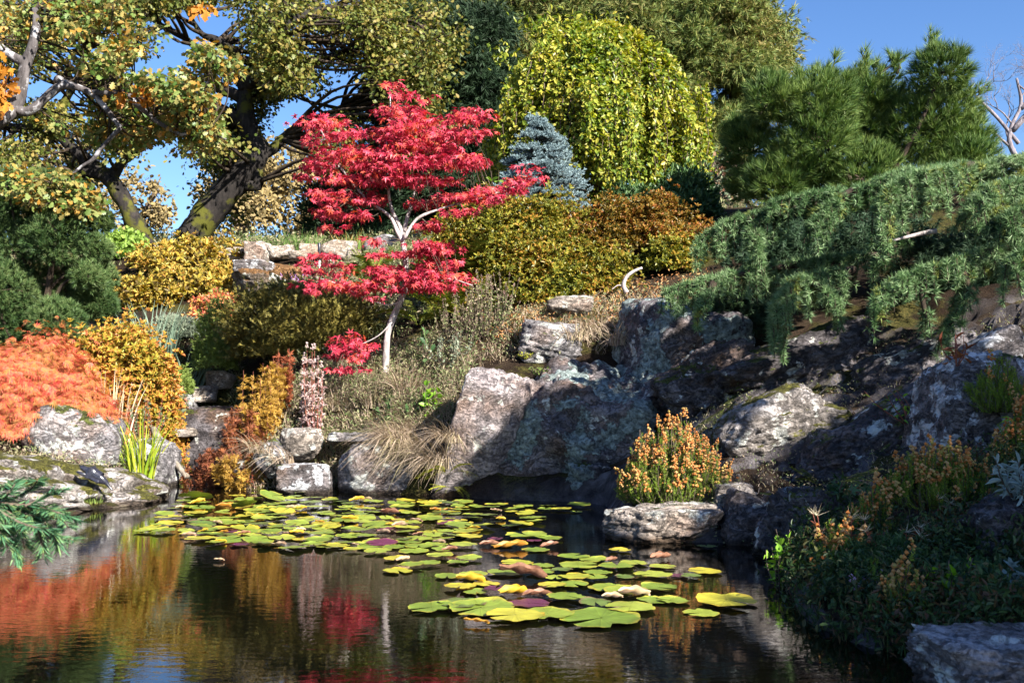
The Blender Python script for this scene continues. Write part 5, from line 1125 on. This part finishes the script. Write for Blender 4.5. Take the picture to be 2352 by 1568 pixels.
grass_tuft("green_grass_tuft", "bright green spiky tuft beside the cream wedge stone", on(825, 22.9), 50, .6, .025, .5, L['rgrass'], .25)
grass_tuft("green_grass_tuft", "green tuft on the small ridge left of the black pipe", on(690, 23.2), 90, .7, .02, .5, L['rgrass'], .4)
grass_tuft("moss_tuft", "pale green grass cushion on the rock slab at the waterline", surf(205, 1150), 160, .14, .007, .8, L['dwarf'], .14)
mound("moss_cushion", "yellow-green moss cushion on the rock at the inlet mouth", "moss", 400, 1062, 22, 13.2, L['dwarf'], SPRAY, 500, .06, use_core=True, seed=51)

# ------------------------------------------------------------------ heathers and plants of the right bank
def heather(name, label, px, py_base, Y, w_px, h, n, flower=.5, fl='heathfl', group="heathers of the right bank"):
    p = surf(px, py_base); Y = p[1]; t = thing(name, label, "heather", p, group); s = Geo(); g = Geo(); f = Geo(); rx = w_px / F * Y
    P, D, FP, FD = [], [], [], []
    for k in range(n):
        a = R.random() * 6.283; q = math.sqrt(R.random()); o = np.array([math.cos(a) * rx * q, math.sin(a) * rx * .7 * q, 0]); hh = h * (1 - .75 * q * q) * R.uniform(.45, 1.15)
        e = p + o * 1.05 + UP * hh + R.normal(scale=.06, size=3) * h; b = p + o * .85 + R.normal(scale=.03, size=3) * [1, 1, 0] - UP * .05; C = s.tube([b, (b + e) / 2 + o * .12, e], .004, .002, 4, sub=3)
        for q2 in np.linspace(.05, 1, 7): i = min(len(C) - 2, int(q2 * (len(C) - 1))); P.append(C[i]); D.append(norm(C[i + 1] - C[i]) + rand_dir(1)[0] * .35)
        if R.random() < flower:
            FP.append(e - UP * .03); FD.append(norm(e - b) + rand_dir(1)[0] * .25)
    P, D = np.array(P), np.array(D); inst_var(g, BRUSH, P, D, rand_dir(len(P)), .075 * R.uniform(.7, 1.2, len(P)))
    few = 0 < len(FP) < 40
    if few: inst_var(g, BEAD, np.array(FP), np.array(FD), rand_dir(len(FP)), .105 * R.uniform(.5, 1.3, len(FP)), 1)
    s.build("stem", B['twig'], t); g.build("foliage", [L['heath'], L[fl]], t)
    if FP and not few: inst_var(f, BEAD, np.array(FP), np.array(FD), rand_dir(len(FP)), .105 * R.uniform(.5, 1.3, len(FP))); f.build("flower", L[fl], t)
heather("heather", "sunlit orange-flowered heather bush beside the big boulder", 1548, 1140, 8.9, 120, .62, 520, .55)
heather("heather", "orange heather heads lit against the dark right slope", 2160, 1150, 6.9, 120, .34, 240, .55)
heather("heather", "bright orange heather at the right edge below the lichened outcrop", 2360, 1060, 7.0, 60, .42, 110, .8)
heather("heather", "pale orange heather leaning over the dark water", 1930, 1330, 6.0, 75, .30, 80, .5)
heather("heather", "small heather sprig with two orange heads in the middle of the shaded bank", 2010, 1235, 6.5, 40, .34, 34, .7)
heather("heather", "few orange heather tips in the dark above the foreground rock", 2090, 1410, 5.3, 40, .30, 20, .7)
heather("heather", "green heather shoots hanging down beside the lichened outcrop", 2290, 930, 7.6, 60, .36, 130, .05)
heather("heather", "mauve heather flowers low in the shade over the water", 2020, 1360, 5.8, 60, .16, 16, .4, 'pinkfl')
stem_plant("knapweed", "leafy green shoots rising through the orange heather bush", "plant", surf(1560, 1110), 12, .55, .18, L['darkgreen'], [OVAL], .06, 16, 'twig')
for px, py, Y, lb in [(2055, 1290, 6.1, "white thread-like willowherb seed heads in the middle of the dark bank"), (1930, 1295, 6.2, "pale willowherb seed heads leaning over the water"), (2130, 1230, 6.3, "silvery willowherb seed heads below the orange heather")]:
    stem_plant("willowherb", lb, "plant", surf(px, py), 6, .30, .16, L['brownfern'], [LANCE], .05, 6, 'red', L['straw'], [tpl_needles(14, .6, 1, .05, .3, 1.6, 0, 77)], .09, group="willowherbs of the shaded bank")
for px, py, Y, lb in [(1830, 1290, 6.5, "bright leafy shoots at the water's edge left of the pale heather"), (2180, 1380, 5.5, "cluster of green leaves low on the shaded bank"), (1790, 1340, 6.0, "small dark green leafy sprig touching the water")]:
    stem_plant("leafy_shoot", lb, "plant", surf(px, py), 6, .26, .14, L['bright'], [OVALW], .06, 7, 'twig', group="leafy shoots of the shaded bank")
stem_plant("ivy", "dark lobed ivy leaves in shade below the ledge rock", "plant", surf(1960, 1180), 14, .30, .35, L['darkgreen'], [STAR[0]], .09, 8, 'twig')
stem_plant("maple_seedling", "pale green lobed leaves at the right edge below the lichened outcrop", "plant", surf(2330, 1010), 4, .22, .15, L['bright'], [STAR[0]], .13, 4, 'twig')
stem_plant("bramble", "thin arching twig with small green leaves in front of the ledge rock", "plant", surf(2080, 960), 5, .34, .25, L['bright'], [OVAL], .05, 7, 'red', lean=(-.6, 0, 0))
stem_plant("spurge", "blue-grey leafy spurge at the right edge of the bank", "plant", surf(2350, 1150), 9, .26, .14, L['bluefol'], [LANCE], .08, 26, 'twig')
stem_plant("spurge", "lower blue-grey spurge in the dark at the right edge", "plant", A(2360, 1390, 4.9), 8, .22, .12, L['bluefol'], [LANCE], .07, 24, 'twig')
stem_plant("rosette_plant", "reddish upright leaves on the crest of the ledge rock", "plant", surf(2195, 830), 6, .24, .12, L['brownfern'], [LANCE], .10, 5, 'red')
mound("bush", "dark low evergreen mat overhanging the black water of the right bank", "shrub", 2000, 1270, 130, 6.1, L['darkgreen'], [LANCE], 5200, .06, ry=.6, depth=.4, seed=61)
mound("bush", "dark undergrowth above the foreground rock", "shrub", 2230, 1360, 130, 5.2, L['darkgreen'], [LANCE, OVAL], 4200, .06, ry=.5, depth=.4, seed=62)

# ------------------------------------------------------------------ overhanging yew bough at the left edge
def yew():
    Y = 3.3; t = thing("yew_bough", "overhanging yew bough with flat green needles at the left edge in front of the pond", "tree", A(-330, 1180, Y)); s = Geo(); g = Geo()
    mains = [([(-330, 1180), (-120, 1195), (0, 1205), (60, 1210), (105, 1222), (150, 1238)], .012), ([(-200, 1190), (-60, 1175), (0, 1165), (30, 1150)], .009), ([(-40, 1200), (20, 1240), (60, 1255), (95, 1262), (110, 1300)], .007), ([(-60, 1200), (10, 1225), (30, 1260), (40, 1300)], .007), ([(-90, 1200), (-20, 1240), (10, 1275), (30, 1330)], .007), ([(-160, 1200), (-60, 1260), (-20, 1310)], .008),
             ([(40, 1208), (70, 1195), (95, 1180), (118, 1172)], .005), ([(-20, 1203), (30, 1185), (55, 1168), (66, 1152)], .006), ([(60, 1210), (85, 1250), (100, 1275), (140, 1282)], .005), ([(-100, 1190), (-30, 1200), (15, 1215), (60, 1240)], .008), ([(0, 1205), (50, 1228), (105, 1228), (130, 1255)], .005), ([(-40, 1200), (5, 1180), (20, 1160)], .006), ([(-60, 1215), (-15, 1260), (5, 1300)], .006), ([(20, 1215), (60, 1245), (75, 1290), (78, 1318)], .005)]
    P, D, N = [], [], []
    for i, (pts, r) in enumerate(mains):
        C = s.tube(line([(x * 1.12 + 12, (y - 1240) * 1.05 + 1195, R.normal() * .03) for x, y in pts], Y + R.uniform(-.15, .15)), r, .002, 5, sub=10); d = norm(np.gradient(C, axis=0)); ln = np.concatenate([[0], np.cumsum(np.linalg.norm(np.diff(C, axis=0), axis=1))])
        for q in np.arange(.0, ln[-1], .0010):
            o = np.array([np.interp(q, ln, C[:, k]) for k in range(3)]); dd = np.array([np.interp(q, ln, d[:, k]) for k in range(3)]); sd = norm(np.cross(dd, UP + rand_dir(1)[0] * .2)); sg = 1 if R.random() < .5 else -1
            P.append(o); D.append(norm(sd * sg + dd * .75 + UP * R.normal() * .25)); N.append(UP + R.normal(scale=.3, size=3))
    inst_var(g, [tpl_oval(.11, .01, .08)], np.array(P), np.array(D), np.array(N), .046 * R.uniform(.75, 1.15, len(P)))
    g.build("foliage", L['yew'], t); s.build("branch", B['twig'], t)
yew()

# ------------------------------------------------------------------ stream inlet, pipe, animal figure, driftwood
def box_stone(name, label, c, dim, m, rot=(0, 0, 0), seed=1, cat="stone"):
    g = rock_geo(c, np.array(dim) / 2 * 1.12, rot, seed, 5, 4, .025, 0, 1.0); b = np.array(c) - [0, 0, dim[2] / 2]
    return g.build_at(name, M[m], b, label=label, category=cat)
box_stone("stone_ledge", "long flat pale stone ledge across the left of the stream inlet", A(385, 992, 14.6), (.80, .45, .13), 'tan', seed=101)
box_stone("weir_block", "stained concrete-grey block standing on the stone ledge", A(390, 963, 14.8), (.30, .3, .22), 'grey', seed=102)
box_stone("stone_ledge", "upper flat ledge stone scattered with fallen leaves behind the inlet", A(438, 950, 15.4), (.42, .5, .08), 'tan', (0, -.12, 0), seed=103)
g = Geo(); C = A(486, 1010, 15.2); g.tube([A(400, 1050, 14.2), A(440, 1010, 14.9)], .01, .01, 4)
def inlet_back():
    """dark rock that closes the inlet at the back"""
    rock("inlet_rock", "dark rock wall at the back of the inlet under the ferns", A(500, 1010, 15.1), (.75, .35, .55), "dark", seed=104, sub=5)
    rock("inlet_rock", "dark overhung rock on the right side of the inlet below the tawny fern", A(560, 1085, 13.2), (.30, .40, .26), "dark", seed=105, sub=5)
inlet_back()
g = Geo(); g.tube([A(352, 985, 13.6), A(385, 1040, 13.3), A(430, 1095, 12.9)], .05, .035, 8, 0, .5)
g.build_at("log", B['log'], A(352, 985, 13.6), label="weathered pale log slanting from the grey rock down into the inlet", category="log")

def pipe():
    p = A(735, 640, 20.6); t = thing("marker_post", "slim black-topped pale post standing among the edging stones", "post", p); a = Geo(); b = Geo()
    q = A(733, 558, 20.6); m_ = p + (q - p) * .52
    a.tube([p - UP * .1, m_], .018, .018, 10); b.tube([m_, m_ + (q - m_) * .97, q], [.034, .034, .026], 0, 12, sub=1)
    a.build("pole", plainmat("white_pole", (.6, .58, .55), .5, var=.15), t); b.build("sleeve", plainmat("black_sleeve", (.03, .03, .04), .35, var=.2), t)
pipe()

def figure():
    """glossy dark animal figure lying on the slab, head up the slope, tail toward the water"""
    Yf = surf(205, 1115)[1] - .10
    def sp(x, y, dz=0): return A((150 + x * 150 / 2352) * .98, (1060 + y * 100 / 1568) * .98, Yf) + UP * dz
    c = sp(1150, 780); t = thing("animal_figure", "small glossy black animal figure lying on the mossy rock slab by the water", "figurine", c - UP * .06)
    import bmesh
    me = bpy.data.meshes.new("body"); bm = bmesh.new()
    J = [(sp(620, 480), .018), (sp(720, 560), .034), (sp(860, 650), .036), (sp(980, 690), .052), (sp(1180, 800), .064), (sp(1380, 930), .058), (sp(1540, 1060), .040), (sp(1600, 1130), .022), (sp(1700, 1260), .013), (sp(1820, 1390), .006)]
    vs = [bm.verts.new(p - c + UP * .06 * 0 - np.array([0, .02, 0])) for p, _ in J]
    for a, b in zip(vs, vs[1:]): bm.edges.new((a, b))
    rad = [r for _, r in J]
    def limb(i, pts):
        q = vs[i]
        for p, r in pts: v = bm.verts.new(p - c); bm.edges.new((q, v)); rad.append(r); q = v
    limb(3, [(sp(900, 830, 0) - [0, .05, 0], .026), (sp(760, 760) - [0, .07, 0], .02), (sp(560, 680) - [0, .07, 0], .012)])
    limb(5, [(sp(1250, 1000) - [0, .06, 0], .024), (sp(1400, 1080) - [0, .08, 0], .016)])
    bm.to_mesh(me); bm.free()
    o = bpy.data.objects.new("body", me); COL.objects.link(o)
    sk = o.modifiers.new("skin", 'SKIN')
    for i, v in enumerate(me.skin_vertices[0].data): v.radius = (rad[i], rad[i]); v.use_root = i == 4
    o.modifiers.new("sub", 'SUBSURF').levels = 2; o.modifiers["sub"].render_levels = 2
    m = plainmat("glossy_black_bronze", (.022, .022, .032), .28, .6, var=.5, scale=60); me.materials.append(m); o.parent = t; o.location = UP * .06
    for k in (-1, 1):
        e = Geo(); V, Q = ICO[3]; e.add(V * .008 + sp(690, 540) + [k * .02, -.03, .02], Q, 0, True); e.build("eye", plainmat("dark_eye", (.01, .01, .012), .1), t)
figure()
g = Geo(); g.tube(line([(1440, 672), (1432, 655), (1440, 635), (1458, 622), (1475, 615)], 14.3), .035, .016, 7, 0, .4); g.tube(line([(1437, 660), (1420, 655), (1405, 665)], 14.3), .015, .006, 5)
g.build_at("bleached_branch", B['drift'], A(1440, 672, 14.3), label="bleached curved dead branch standing before the dark azalea", category="branch")
g = Geo(); g.tube(line([(2040, 555), (2080, 545), (2120, 536), (2150, 530)], 10.3), .01, .03, 6, 0, .3)
g.build_at("dead_snag", B['drift'], A(2120, 536, 10.3), label="pale broken snag of dead wood among the cedar boughs", category="branch")

# ------------------------------------------------------------------ water lilies
def pad_mesh(name, seed, mat):
    r = np.random.default_rng(seed); n = 40; notch = r.uniform(.10, .22); th = np.linspace(notch, 2 * np.pi - notch, n)
    e = 1 + .05 * np.sin(5 * th + r.random() * 6) * r.random() + .022 * r.normal(size=n) + .04 * np.cos(2 * th + r.random() * 6) - (r.random() < .75) * .30 * np.exp(-((th - r.uniform(1, 5)) / .14) ** 2) - (r.random() < .5) * .2 * np.exp(-((th - r.uniform(1, 5)) / .3) ** 2)
    rings = [0.03, .35, .7, .93, 1.0]; V = []; edge = r.uniform(.01, .07); cup = r.uniform(-.01, .03)
    ph = r.random() * 6
    for k in rings:
        z = cup * k * k + (edge * np.maximum(0, np.sin(3 * th + ph)) if k == 1.0 else 0 * th) + .012 * k * np.sin(9 * th + ph) * (k > .3)
        z = z + (.16 * edge / .15 * np.exp(-((th - ph) / .5) ** 2) * (k > .9)); V.append(np.stack([np.cos(th) * e * k, np.sin(th) * e * k, z], 1))
    V = np.vstack(V); idx = np.arange(len(rings) * n).reshape(len(rings), n)
    q = np.stack([idx[:-1, :-1], idx[1:, :-1], idx[1:, 1:], idx[:-1, 1:]], -1).reshape(-1, 4)
    g = Geo(); g.add(V, q, 0, True); return g.mesh(name, mat)
def padmat(name, cols, rim, spot=(.12, .07, .03)):
    m, n, out = mat_new(name); tc = n.nodes.new("ShaderNodeTexCoord"); oi = n.nodes.new("ShaderNodeObjectInfo"); g = geo_pos(n)
    r = ramp(n, cols); n.links.new(oi.outputs['Random'], r.inputs[0])
    ln = n.nodes.new("ShaderNodeVectorMath"); ln.operation = 'LENGTH'; n.links.new(tc.outputs['Object'], ln.inputs[0])
    nz = noise(n, 5, 4, .6, g.outputs['Position'])
    e = math_n(n, 'ADD', ln.outputs['Value'], math_n(n, 'MULTIPLY', math_n(n, 'SUBTRACT', nz.outputs[0], .5), .9)); re = ramp(n, [(0,) * 3, (1,) * 3], pos=[.86, 1.0]); n.links.new(e, re.inputs[0])
    c = mixc(n, math_n(n, 'MULTIPLY', re.outputs[0], .75), r.outputs[0], rim)
    # veins
    sx = n.nodes.new("ShaderNodeSeparateXYZ"); n.links.new(tc.outputs['Object'], sx.inputs[0]); at = math_n(n, 'ARCTAN2', sx.outputs[1], sx.outputs[0])
    vv = math_n(n, 'POWER', math_n(n, 'ABSOLUTE', math_n(n, 'SINE', math_n(n, 'MULTIPLY', at, 9.5))), 14.0)
    c = mixc(n, math_n(n, 'MULTIPLY', vv, .0), c, (.4, .42, .12))
    n3 = noise(n, 26, 3, .6, g.outputs['Position']); rs = ramp(n, [(0,) * 3, (1,) * 3], pos=[.70, .74]); n.links.new(n3.outputs[0], rs.inputs[0]); c = mixc(n, math_n(n, 'MULTIPLY', rs.outputs[0], .8), c, spot)
    n4 = noise(n, 9, 3, .6, g.outputs['Position']); r4 = ramp(n, [(.72,) * 3, (1.2,) * 3], pos=[.3, .7]); n.links.new(n4.outputs[0], r4.inputs[0]); c = mixc(n, 1.0, c, r4.outputs[0], 'MULTIPLY')
    p = n.nodes.new("ShaderNodeBsdfPrincipled"); n.links.new(c, p.inputs['Base Color']); p.inputs['Roughness'].default_value = .33; p.inputs['Specular IOR Level'].default_value = .45
    b = n.nodes.new("ShaderNodeBump"); b.inputs['Strength'].default_value = .3; b.inputs['Distance'].default_value = .004; n.links.new(math_n(n, 'ADD', vv, nz.outputs[0]), b.inputs['Height']); n.links.new(b.outputs[0], p.inputs['Normal'])
    n.links.new(p.outputs[0], out.inputs[0]); return m
PM = {'g': padmat("green_lily_pad", [(.13, .19, .028), (.19, .25, .035), (.27, .31, .045)], (.36, .30, .04)),
      'y': padmat("yellowing_lily_pad", [(.26, .29, .035), (.38, .33, .035), (.34, .32, .04)], (.55, .34, .03)),
      'p': padmat("purple_lily_pad", [(.075, .018, .045), (.13, .03, .07)], (.14, .05, .04)),
      'd': padmat("dull_green_lily_pad", [(.09, .14, .03), (.15, .19, .05)], (.14, .07, .05))}
PMESH = {k: [pad_mesh("lily_pad", 200 + 17 * i + ord(k), m) for i in range(5 if k == 'g' else 3)] for k, m in PM.items()}
PADS = []
def pad(px, py, w_px, kind, label, group, tilt=.02, z=None):
    p = G0(px, py); r = w_px * .5 * math.hypot(p[1], 1.2) / F * .98
    o = bpy.data.objects.new("lily_pad", random.choice(PMESH[kind])); COL.objects.link(o)
    z = z if z is not None else .006 + .016 * R.random()
    PADS.append((p[0], p[1], r, z))
    o.location = (p[0], p[1], z + tilt * r * .6); o.scale = (r, r, r); o.rotation_euler = (R.normal() * tilt, R.normal() * tilt, R.random() * 6.28)
    o["label"] = label; o["category"] = "lily pad"; o["group"] = group; return o
def q2(cx, cy): return ((800 + cx * .34014) * .98, (1067 + cy * .34014) * .98)
NEAR = "lily pads of the near raft"
hero = [(1790, 1132, 560, 'g', "largest green lily pad, lowest and nearest of all pads"), (620, 1058, 330, 'g', "green lily pad at the left end of the nearest row"), (960, 1062, 460, 'g', "wide wavy-edged green pad lying across the nearest row at left"), (1290, 1035, 300, 'p', "large purple lily pad in the nearest row beside the brown curled leaf"),
        (840, 1032, 340, 'd', "dull olive pad lying over the wavy-edged pad at left"), (1420, 1108, 360, 'g', "green pad just left of the largest nearest pad"), (1990, 1062, 350, 'g', "heart-notched green pad right above the largest pad"), (300 + 2352 - 0, 1018, 420, 'y', "long yellow-green pad at the far right of the nearest row"),
        (1750, 1035, 230, 'd', "purplish green pad between the notched pads"), (1555, 993, 270, 'g', "notched green pad behind the purple pad"), (1200, 1128, 380, 'y', "yellow-flecked green pad touching the orange dead leaf"), (1060, 945, 160, 'p', "small purple pad behind the yellow curled leaf")]
hz = .02
for cx, cy, w_, k, lb in hero: hz += .0015; pad(*q2(cx, cy), w_ * .34 * .98, k, lb, NEAR, .015, hz - .012)
rest = [(2150, 1003, 240, 'g'), (2290, 1008, 230, 'g'), (2480, 1090, 240, 'g'), (930, 950, 180, 'g'), (820, 920, 220, 'y'), (1000, 890, 200, 'y'), (1450, 905, 200, 'y'), (1600, 895, 220, 'g'), (1850, 920, 290, 'g'), (1960, 950, 300, 'g'), (2180, 925, 280, 'g'), (1610, 850, 230, 'y'), (1750, 855, 180, 'g'), (1950, 840, 140, 'd'), (2150, 835, 260, 'g'), (1130, 815, 260, 'g'), (910, 835, 210, 'g'), (730, 840, 180, 'g'), (1370, 815, 200, 'g'), (1520, 805, 160, 'd'), (1630, 775, 280, 'g'), (1900, 775, 260, 'g'), (1770, 815, 200, 'g'), (2020, 750, 200, 'g'), (2210, 773, 200, 'g'), (1210, 752, 220, 'y'), (1390, 765, 160, 'g'), (1600, 708, 220, 'g'), (1740, 725, 220, 'g'), (1920, 660, 150, 'y'), (2505, 808, 230, 'y'), (2410, 842, 150, 'd'), (2330, 835, 130, 'p'), (2520, 640, 140, 'd'), (1700, 775, 120, 'g'), (1480, 850, 150, 'g')]
NM = {'g': "smaller green lily pad of the near raft, among the curled leaves", 'y': "smaller yellowing lily pad of the near raft", 'd': "smaller purplish-green lily pad of the near raft", 'p': "small dark purple pad at the right rim of the near raft"}
for cx, cy, w_, k in rest: pad(*q2(cx, cy), w_ * .335 * .98, k, NM[k], NEAR)
MID = "lily pads of the middle raft"
mid = [(1340, 655, 190, 'g'), (1275, 563, 300, 'g'), (1430, 580, 200, 'g'), (1060, 580, 120, 'p'), (1330, 597, 110, 'p'), (1110, 622, 170, 'd'), (390, 800, 220, 'y'), (380, 720, 190, 'y'), (480, 770, 190, 'g'), (610, 755, 160, 'g'), (680, 705, 190, 'g'), (880, 720, 190, 'g'), (500, 663, 210, 'g'), (250, 672, 200, 'g'), (80, 660, 130, 'y'), (840, 630, 190, 'g'), (640, 625, 190, 'g'), (370, 637, 170, 'g'), (880, 570, 190, 'y'), (700, 660, 170, 'g'), (800, 742, 150, 'g')]
MM = {'g': "green lily pad scattered between the far and the near raft", 'y': "yellowing lily pad scattered between the two rafts", 'd': "bronze pad beside the orange curled leaf between the rafts", 'p': "little purple pad beside the wide green pad between the rafts"}
for cx, cy, w_, k in mid: pad(*q2(cx, cy), w_ * .335 * .98, k, MM[k], MID)
FAR = "lily pads of the far raft"
FM = {'g': "green lily pad crowded in the far raft below the waterside rocks", 'y': "yellow lily pad crowded in the far raft", 'd': "dull brownish-green lily pad crowded in the far raft", 'p': "purple lily pad glimpsed in the far raft"}
RAFT = [(328, 1222), (378, 1180), (415, 1152), (520, 1134), (700, 1134), (880, 1148), (1060, 1154), (1330, 1160), (1345, 1182), (1230, 1205), (1130, 1215), (1060, 1240), (1010, 1262), (790, 1264), (680, 1262), (560, 1256), (450, 1250), (420, 1228)]
def inpoly(x, y, P):
    c = False; j = len(P) - 1
    for i in range(len(P)):
        if (P[i][1] > y) != (P[j][1] > y) and x < (P[j][0] - P[i][0]) * (y - P[i][1]) / (P[j][1] - P[i][1]) + P[i][0]: c = not c
        j = i
    return c
cnt = 0
for k in range(9000):
    x, y = R.uniform(325, 1345), R.uniform(1133, 1266)
    if not inpoly(x, y, RAFT): continue
    if x > 1080 and R.random() < .45: continue
    w_ = R.uniform(30, 66) * (y - 902) / 290; p = G0(x, y); r = w_ * .5 * p[1] / F
    if any(math.hypot(p[0] - a, p[1] - b) < (r + c) * .62 for a, b, c, _ in PADS): continue
    if pond_sd(np.array([p[0]]), np.array([p[1]]))[0] > -.08: continue
    u = R.random(); kd = 'g' if u < .68 else 'y' if u < .83 else 'd' if u < .95 else 'p'
    pad(x, y, w_, kd, FM[kd], FAR, .055); cnt += 1
    if cnt >= 225: break
def curled(px, py, w_px, m, label, seed, hk=.45, group="dead curling lily leaves"):
    """a dead lily leaf rolled up at its rims"""
    r = np.random.default_rng(seed); p = G0(px, py); rad = w_px * .5 * p[1] / F; n, k = 15, 11; u = np.linspace(-1, 1, n); v = np.linspace(-1, 1, k); U, W = np.meshgrid(u, v)
    roll = r.uniform(1.1, 1.8); ln = np.sqrt(np.clip(1 - W ** 2 * .8, .1, 1)); a = U * roll * (1 + .25 * W)
    X = W * rad * 1.0 + .08 * rad * np.sin(U * 5); Yv = np.sin(a) * rad * hk * ln * 1.1; Z = (1 - np.cos(a)) * rad * hk * ln + .06 * rad * np.sin(W * 7 + U * 3 + seed) + rad * .10 * W * r.normal()
    V = np.stack([X, Yv, Z - Z.min()], -1).reshape(-1, 3) @ rotm(0, 0, r.uniform(-.5, .5)).T + p + [0, 0, .012]
    idx = np.arange(n * k).reshape(k, n); g = Geo(); g.add(V, np.stack([idx[:-1, :-1], idx[:-1, 1:], idx[1:, 1:], idx[1:, :-1]], -1).reshape(-1, 4), 0, True)
    o = g.build_at("curled_leaf", m, p, label=label, category="dead leaf", group=group)
    return o
def deadmat(name, a, b):
    m, n, out = mat_new(name); g = geo_pos(n); nz = noise(n, 14, 4, .6, g.outputs['Position']); r = ramp(n, [a, b], pos=[.35, .65]); n.links.new(nz.outputs[0], r.inputs[0])
    p = n.nodes.new("ShaderNodeBsdfPrincipled"); n.links.new(r.outputs[0], p.inputs['Base Color']); p.inputs['Roughness'].default_value = .5
    t = n.nodes.new("ShaderNodeBsdfTranslucent"); n.links.new(r.outputs[0], t.inputs[0]); mx = n.nodes.new("ShaderNodeMixShader"); mx.inputs[0].default_value = .4; n.links.new(p.outputs[0], mx.inputs[1]); n.links.new(t.outputs[0], mx.inputs[2]); n.links.new(mx.outputs[0], out.inputs[0]); return m
DM = {'y': deadmat("yellow_dead_leaf", (.62, .36, .02), (.70, .48, .06)), 'b': deadmat("brown_dead_leaf", (.16, .06, .03), (.40, .20, .12)), 'o': deadmat("orange_dead_leaf", (.42, .16, .02), (.62, .34, .05)), 'c': deadmat("cream_dead_leaf", (.55, .36, .20), (.68, .52, .32)), 't': deadmat("tan_dead_leaf", (.38, .22, .13), (.58, .42, .28))}
for i, (cx, cy, w_, k, lb) in enumerate([(890, 880, 160, 'y', "bright yellow lily leaf folded upright at the left of the near raft"), (1250, 850, 260, 'b', "long brown rolled leaf in the middle of the near raft"), (1180, 965, 165, 'y', "cream and yellow curled leaf beside the small purple pad"), (1345, 975, 165, 'b', "brown crumpled leaf beside the cream and yellow curled leaf"), (1868, 990, 115, 'c', "small cream curled leaf in front of the pinkish one"), (2020, 978, 170, 'c', "pinkish cream rolled leaf at the right of the near raft"), (930, 1165, 150, 'o', "orange dead leaf at the lower left rim of the near raft"), (745, 665, 85, 'b', "upright brown and yellow curl between the rafts"),
        (1160, 643, 200, 'o', "long orange curled leaf between the rafts"), (1430, 637, 110, 'b', "small brown curl at the right of the orange curled leaf"), (1020, 625, 110, 'b', "brown curl at the left end of the orange curled leaf"), (405, 495, 80, 't', "rounded tan dead leaf standing in the far raft"), (60, 450, 90, 'y', "yellow folded leaf at the middle of the far raft"), (105, 320, 80, 'y', "upright yellow leaf near the waterside rocks"), (735, 385, 60, 'o', "small orange fold at the right part of the far raft"), (330, 405, 110, 'b', "brown flat curl in the far raft"), (1860, 735, 70, 'b', "tiny brown curl at the upper rim of the near raft"), (2200, 720, 120, 'b', "dark brown leaf floating below the pinkish rock")]):
    x, y = q2(cx, cy); curled(x, y, w_ * .40, DM[k], lb, 300 + i, .42 if k != 'o' else .25)
_rs = np.random.default_rng(9); scraps = [(float(_rs.uniform(400, 1250)), float(_rs.uniform(1145, 1258)), float(_rs.uniform(14, 34)), 'yyoctb'[_rs.integers(0, 6)]) for _ in range(34)]
scraps = [q for q in scraps if inpoly(q[0], q[1], RAFT)]
for i, (px, py, w_, k) in enumerate(scraps + [(517, 1168, 45, 'o'), (600, 1170, 26, 'y'), (690, 1170, 28, 'y'), (465, 1225, 24, 'y'), (500, 1205, 26, 'c'), (640, 1255, 36, 't'), (580, 1145, 24, 't'), (800, 1195, 30, 'y'), (840, 1150, 30, 'c'), (503, 1290, 24, 'c'), (1000, 1175, 24, 'o'), (925, 1290, 30, 'c'), (1150, 1195, 22, 'y'), (1090, 1215, 26, 'y'), (720, 1240, 24, 'o'), (960, 1230, 24, 'b'), (890, 1180, 26, 'b'), (560, 1228, 28, 'b')]):
    lab = {'o': "small orange scrap of dead leaf lying on the far raft", 'y': "small yellow folded scrap lying on the far raft", 'c': "tiny cream withered leaf floating near the far raft", 't': "tiny tan withered leaf in the far raft", 'b': "tiny brown withered leaf in the far raft"}[k]
    curled(px, py, w_, DM[k], lab, 400 + i, .4, "withered scraps on the lily pads")
# the standing green pads at the back of the far raft
for i, (px, py, w_, lb) in enumerate([(625, 1152, 62, "raised bright green lily leaf tilted above the far raft"), (640, 1160, 34, "green lily leaf standing on edge in the far raft"), (450, 1154, 75, "large raised green pad at the left back of the far raft"), (560, 1172, 60, "tilted green pad catching the sun in the left of the far raft")]):
    o = pad(px, py, w_, 'g', lb, FAR, 0.0, .05); o.rotation_euler = (.38, .1 * (-1) ** i, 1.0 + i); o.location.z = .07
